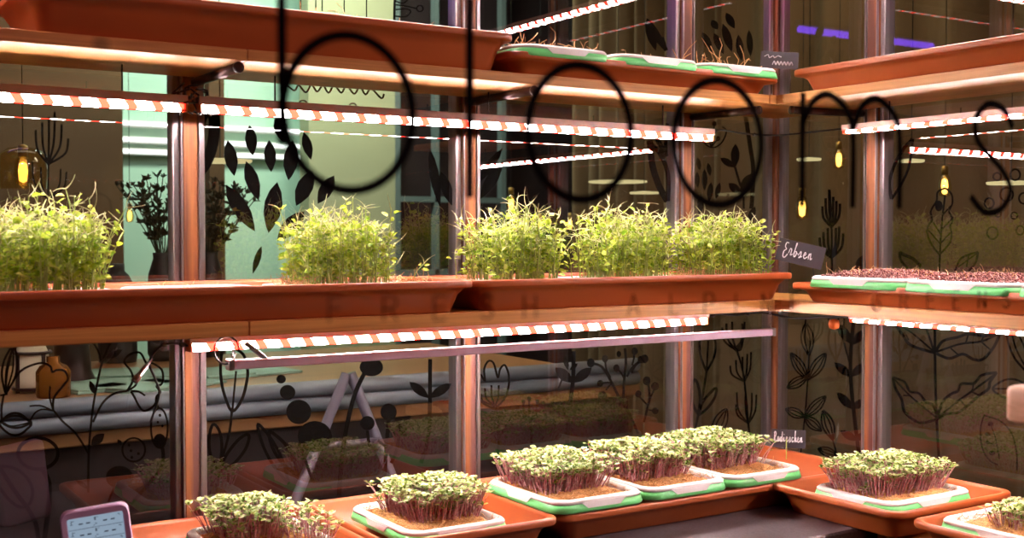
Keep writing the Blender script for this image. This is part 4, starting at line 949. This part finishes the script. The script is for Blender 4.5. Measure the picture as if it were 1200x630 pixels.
b = MB(); b.lathe([(0, .172), (.006, .172), (.006, .185), (.014, .19), (.014, .20), (0, .205)], cap=False); b.build('knob', M['steel'], r)
for k, (px, y, rz, nm) in enumerate(((128, .62, .3, 'left'), (165, .80, -.2, 'middle'), (185, .55, .5, 'front'), (280, .70, .15, 'right'))):
    p = stand(px, y, ZT); b = MB(); b.box(-.13, .13, -.09, .09, 0, .006, .001); b.box(-.128, .0, -.088, .088, .006, .011, .001)
    tag(b.build('menu_booklet', M['mag'], loc=p, rot=(0, 0, rz)), '%s one of the open green menu booklets lying on the table behind the glass' % nm, 'booklet', 'green menu booklets')
# grey tripod, modelled as a solid where its reflection shows
p = stand(350, .62, ZT)
ea = root('reflected_tripod', (p[0], .30, 0), 'grey tripod modelled in place of a reflection in the lower second pane', 'tripod')
for x0, x1 in ((-.53, -.005), (.47, .005)):
    b = MB(); b.tube([(x0, .0, 0.0), (x1, .02, 1.13)], .013, 8); b.build('leg', M['tripod'], ea)
b = MB(); b.tube([(-.085, .01, .97), (.078, .01, .97)], .008, 8); b.build('crossbar', M['tripod'], ea)
b = MB(); b.box(-.20, .18, .014, .024, .40, .84, .002); b.build('panel', M['dark'], ea)

def pendant(px, py, y, label, shade=True, side='L', s=1.0, x=None):
    d = ray(px, py); k = ((y-EYE.y)/d.y) if side == 'L' else ((x-EYE.x)/d.x); P = EYE + d*k
    r = root('pendant_lamp', P, label, 'lamp', 'glowing bulb pendant lamps')
    b = MB(); b.lathe([(.0, -.034*s), (.010*s, -.028*s), (.013*s, 0), (.010*s, .02*s), (0, .026*s)], cap=False, seg=10); b.build('filament', M['bulb'], r)
    b = MB(); b.lathe([(0, -.045*s), (.02*s, -.038*s), (.026*s, -.01*s), (.018*s, .03*s), (.012*s, .04*s), (0, .04*s)], cap=False, seg=14); b.build('bulb_glass', M['bulbglass'], r)
    b = MB(); b.lathe([(0, .04*s), (.013*s, .04*s), (.013*s, .07*s), (0, .075*s)], cap=False, seg=12); b.build('socket', M['brass'], r)
    b = MB(); b.tube([(0, 0, .07*s), (0, 0, 2.9-P.z)], .0012, 6); b.build('cord', M['black'], r)
    if shade:
        b = MB(); b.lathe([(.062*s, -.05*s), (.066*s, 0), (.062*s, .045*s), (.04*s, .062*s), (.014*s, .066*s)], cap=False, seg=24); b.build('glass_shade', M['bulbglass'], r)
    return r
pendant(27, 200, 1.0, 'glass shaded pendant lamp with glowing bulb at the left edge', s=.9)
pendant(599, 238, 1.3, 'bulb glowing above the pea shoots right of the middle post', False, s=.75)
pendant(668, 262, 2.0, 'bulb glowing at the curtain edge in the third pane', False, s=.65)
pendant(152, 252, 2.2, 'tiny glowing bulb at the edge of the mint wall', False, s=.6)
pendant(633, 262, 2.3, 'small bulb left of the curtain in the third pane', False, s=.6)
pendant(940, 243, 0, 'bulb glowing between corner and right post', False, 'R', .8, .42)
pendant(983, 186, 0, 'higher bulb glowing between corner and right post', False, 'R', .7, .50)
pendant(1107, 217, 0, 'bulb glowing above the tall veined leaf sticker', False, 'R', .7, .45)
def disc(px, py, y, rad, label, side='L', x=None):
    d = ray(px, py); k = ((y-EYE.y)/d.y) if side == 'L' else ((x-EYE.x)/d.x); P = EYE + d*k
    r = root('disc_lamp', P, label, 'lamp', 'flat round hanging lamps')
    b = MB(); b.lathe([(0, 0), (rad*.97, 0), (rad, .003), (rad, .006), (0, .010)], cap=False, seg=28); b.build('light_disc', M['disc'], r)
    b = MB(); b.tube([(0, 0, .010), (0, 0, 2.9-P.z)], .0015, 6); b.build('cord', M['black'], r); return r
disc(258, 190, .75, .080, 'flat glowing disc lamp behind the scattered leaf stickers')
disc(724, 214, 1.2, .105, 'larger flat disc lamp in front of the curtain in the third pane')
disc(755, 227, 1.0, .05, 'smaller flat disc lamp in front of the curtain in the third pane')
disc(948, 188, 0, .035, 'small flat disc lamp between corner and right post', 'R', .40)
disc(1068, 190, 0, .033, 'small flat disc lamp right of the right post', 'R', .35)
disc(1185, 216, 0, .055, 'flat disc lamp at the right edge behind the ring stickers', 'R', .30)
# mint alcove tubes
for k, z in enumerate((1.92, 1.852, 1.802)):
    r = root('tube_lamp', (-.45, 2.90, z), '%s white tube lamp on the mint wall' % ('topmost', 'middle', 'lowest')[k], 'lamp', 'white tube lamps')
    b = MB(); b.tube([(-.46, 0, 0), (.46, 0, 0)], .008, 10); b.build('tube', M['tube'], r)
    b = MB(); b.box(-.47, .47, .012, .048, -.014, .014, .002); b.build('fitting', M['white'], r)
r = root('tube_lamp', (-1.88, 1.33, 2.30), 'purple tube lamp in the cafe, mirrored in the top right pane', 'lamp')
b = MB(); b.tube([(-.42, 0, 0), (.42, 0, 0)], .014, 10); b.build('tube', M['purple'], r)
b = MB(); b.box(-.43, .43, -.015, .015, .016, .04, .002); b.tube([(-.4, 0, .03), (-.4, 0, .6)], .002, 5); b.tube([(.4, 0, .03), (.4, 0, .6)], .002, 5); b.build('fitting', M['darkrod'], r)
# vase with dry branches, two of them
def vase(px, y, h, sc_, label, seed, zt=1.1005):
    p = stand(px, y, zt); R = random.Random(seed)
    r = root('branch_vase', p, label, 'vase')
    b = MB(); b.lathe([(0, 0), (.036*sc_, 0), (.046*sc_, .02), (.048*sc_, h*.5), (.042*sc_, h*.8), (.026*sc_, h*.95), (.028*sc_, h), (0, h)], cap=False); b.build('vase_body', M['vase'], r)
    s_, l_ = MB(), MB()
    for k in range(26):
        az = R.uniform(0, 2*PI); sp = R.uniform(.1, .75); p_ = Vector((0, 0, h*.9)); d = Vector((math.cos(az)*sp, math.sin(az)*sp, 1)).normalized(); pts = [p_.copy()]
        for q_ in range(6):
            p_ = p_ + d*.048*sc_; d = (d+Vector((R.gauss(0, .18), R.gauss(0, .18), .02))).normalized(); pts.append(p_.copy())
            if q_ > 0:
                for _ in range(5):
                    dd = (d+Vector((R.gauss(0, .7), R.gauss(0, .7), R.gauss(0, .5)))).normalized(); oval(l_, p_, dd, Vector((R.gauss(0, 1), R.gauss(0, 1), 1)), R.uniform(.014, .028), R.uniform(.007, .012))
        s_.tube(pts, .0015, 4, False)
    s_.build('twigs', M['darkleaf'], r); l_.build('dry_leaves', M['darkleaf'], r)
vase(190, 1.12, .30, .85, 'dark vase of dry leafy twigs before the mint wall, left of the left post', 5)
vase(247, 1.15, .30, .8, 'dark vase of dry twigs before the mint wall, right of the left post', 6)
r_ = stand(253, 2.3, 0); b = MB(); b.box(-.03, .03, -.03, .03, 0, 2.3); tag(b.build('wooden_pillar', M['brown'], loc=r_), 'narrow brown upright between the left post and the scattered leaves', 'pillar')
r_ = stand(138, 1.15, ZT); b = MB(); b.lathe([(0, 0), (.05, 0), (.052, .02), (.05, .20), (.03, .24), (.02, .25), (.02, .27), (0, .27)], cap=False); tag(b.build('dark_jug', M['vase'], loc=r_), 'dark jug right of the leftmost pea shoots behind the glass', 'jug')

# ------------------------------------------------------------------ unseen area lights filling in the scene
def area(name, loc, target, sx, sy, power, color):
    l = bpy.data.lights.new(name, 'AREA'); l.shape = 'RECTANGLE'; l.size = sx; l.size_y = sy; l.energy = power; l.color = color
    o = bpy.data.objects.new(name, l); COL.objects.link(o); o.location = loc
    o.rotation_euler = (Vector(target)-Vector(loc)).to_track_quat('-Z', 'Y').to_euler(); return o
area('fill_light_pink', (-2.2, -1.75, 2.80), (-1.7, -.3, 1.6), 1.0, .3, 5, (1, .22, .55))  # added fill outside the front glass, gives shelf fronts their magenta light
area('fill_light_warm', (-1.0, -2.3, 2.80), (-.3, -.4, 1.4), 1.0, .3, 7, (1, .66, .45))  # added warm front fill for boards and trays, no fixture
area('fill_light_mint', (-.6, 1.9, 2.85), (-.55, 2.9, 1.5), .8, .4, 42, (.85, 1, .9))  # unseen area light aimed at the mint wall
area('fill_light_olive', (-.1, 1.9, 2.85), (.1, 2.6, 1.2), .4, .3, 18, (1, .95, .7))  # unseen area light aimed at the olive wall
area('fill_light_curtain', (.30, .1, 2.80), (.62, 0, 1.3), .2, 2.0, 18, (1, .78, .48))  # unseen fill that brightens the curtains
area('fill_light_brown', (-1.8, 1.9, 2.85), (-1.8, 2.6, 1.6), 1.2, .3, 7, (1, .62, .34))  # added to lift the brown cafe wall out of black
area('fill_light_table', (-1.4, .9, 2.85), (-1.4, .8, 1), 1.5, .5, 4.5, (1, .8, .55))  # unseen area light shining down on the cafe table
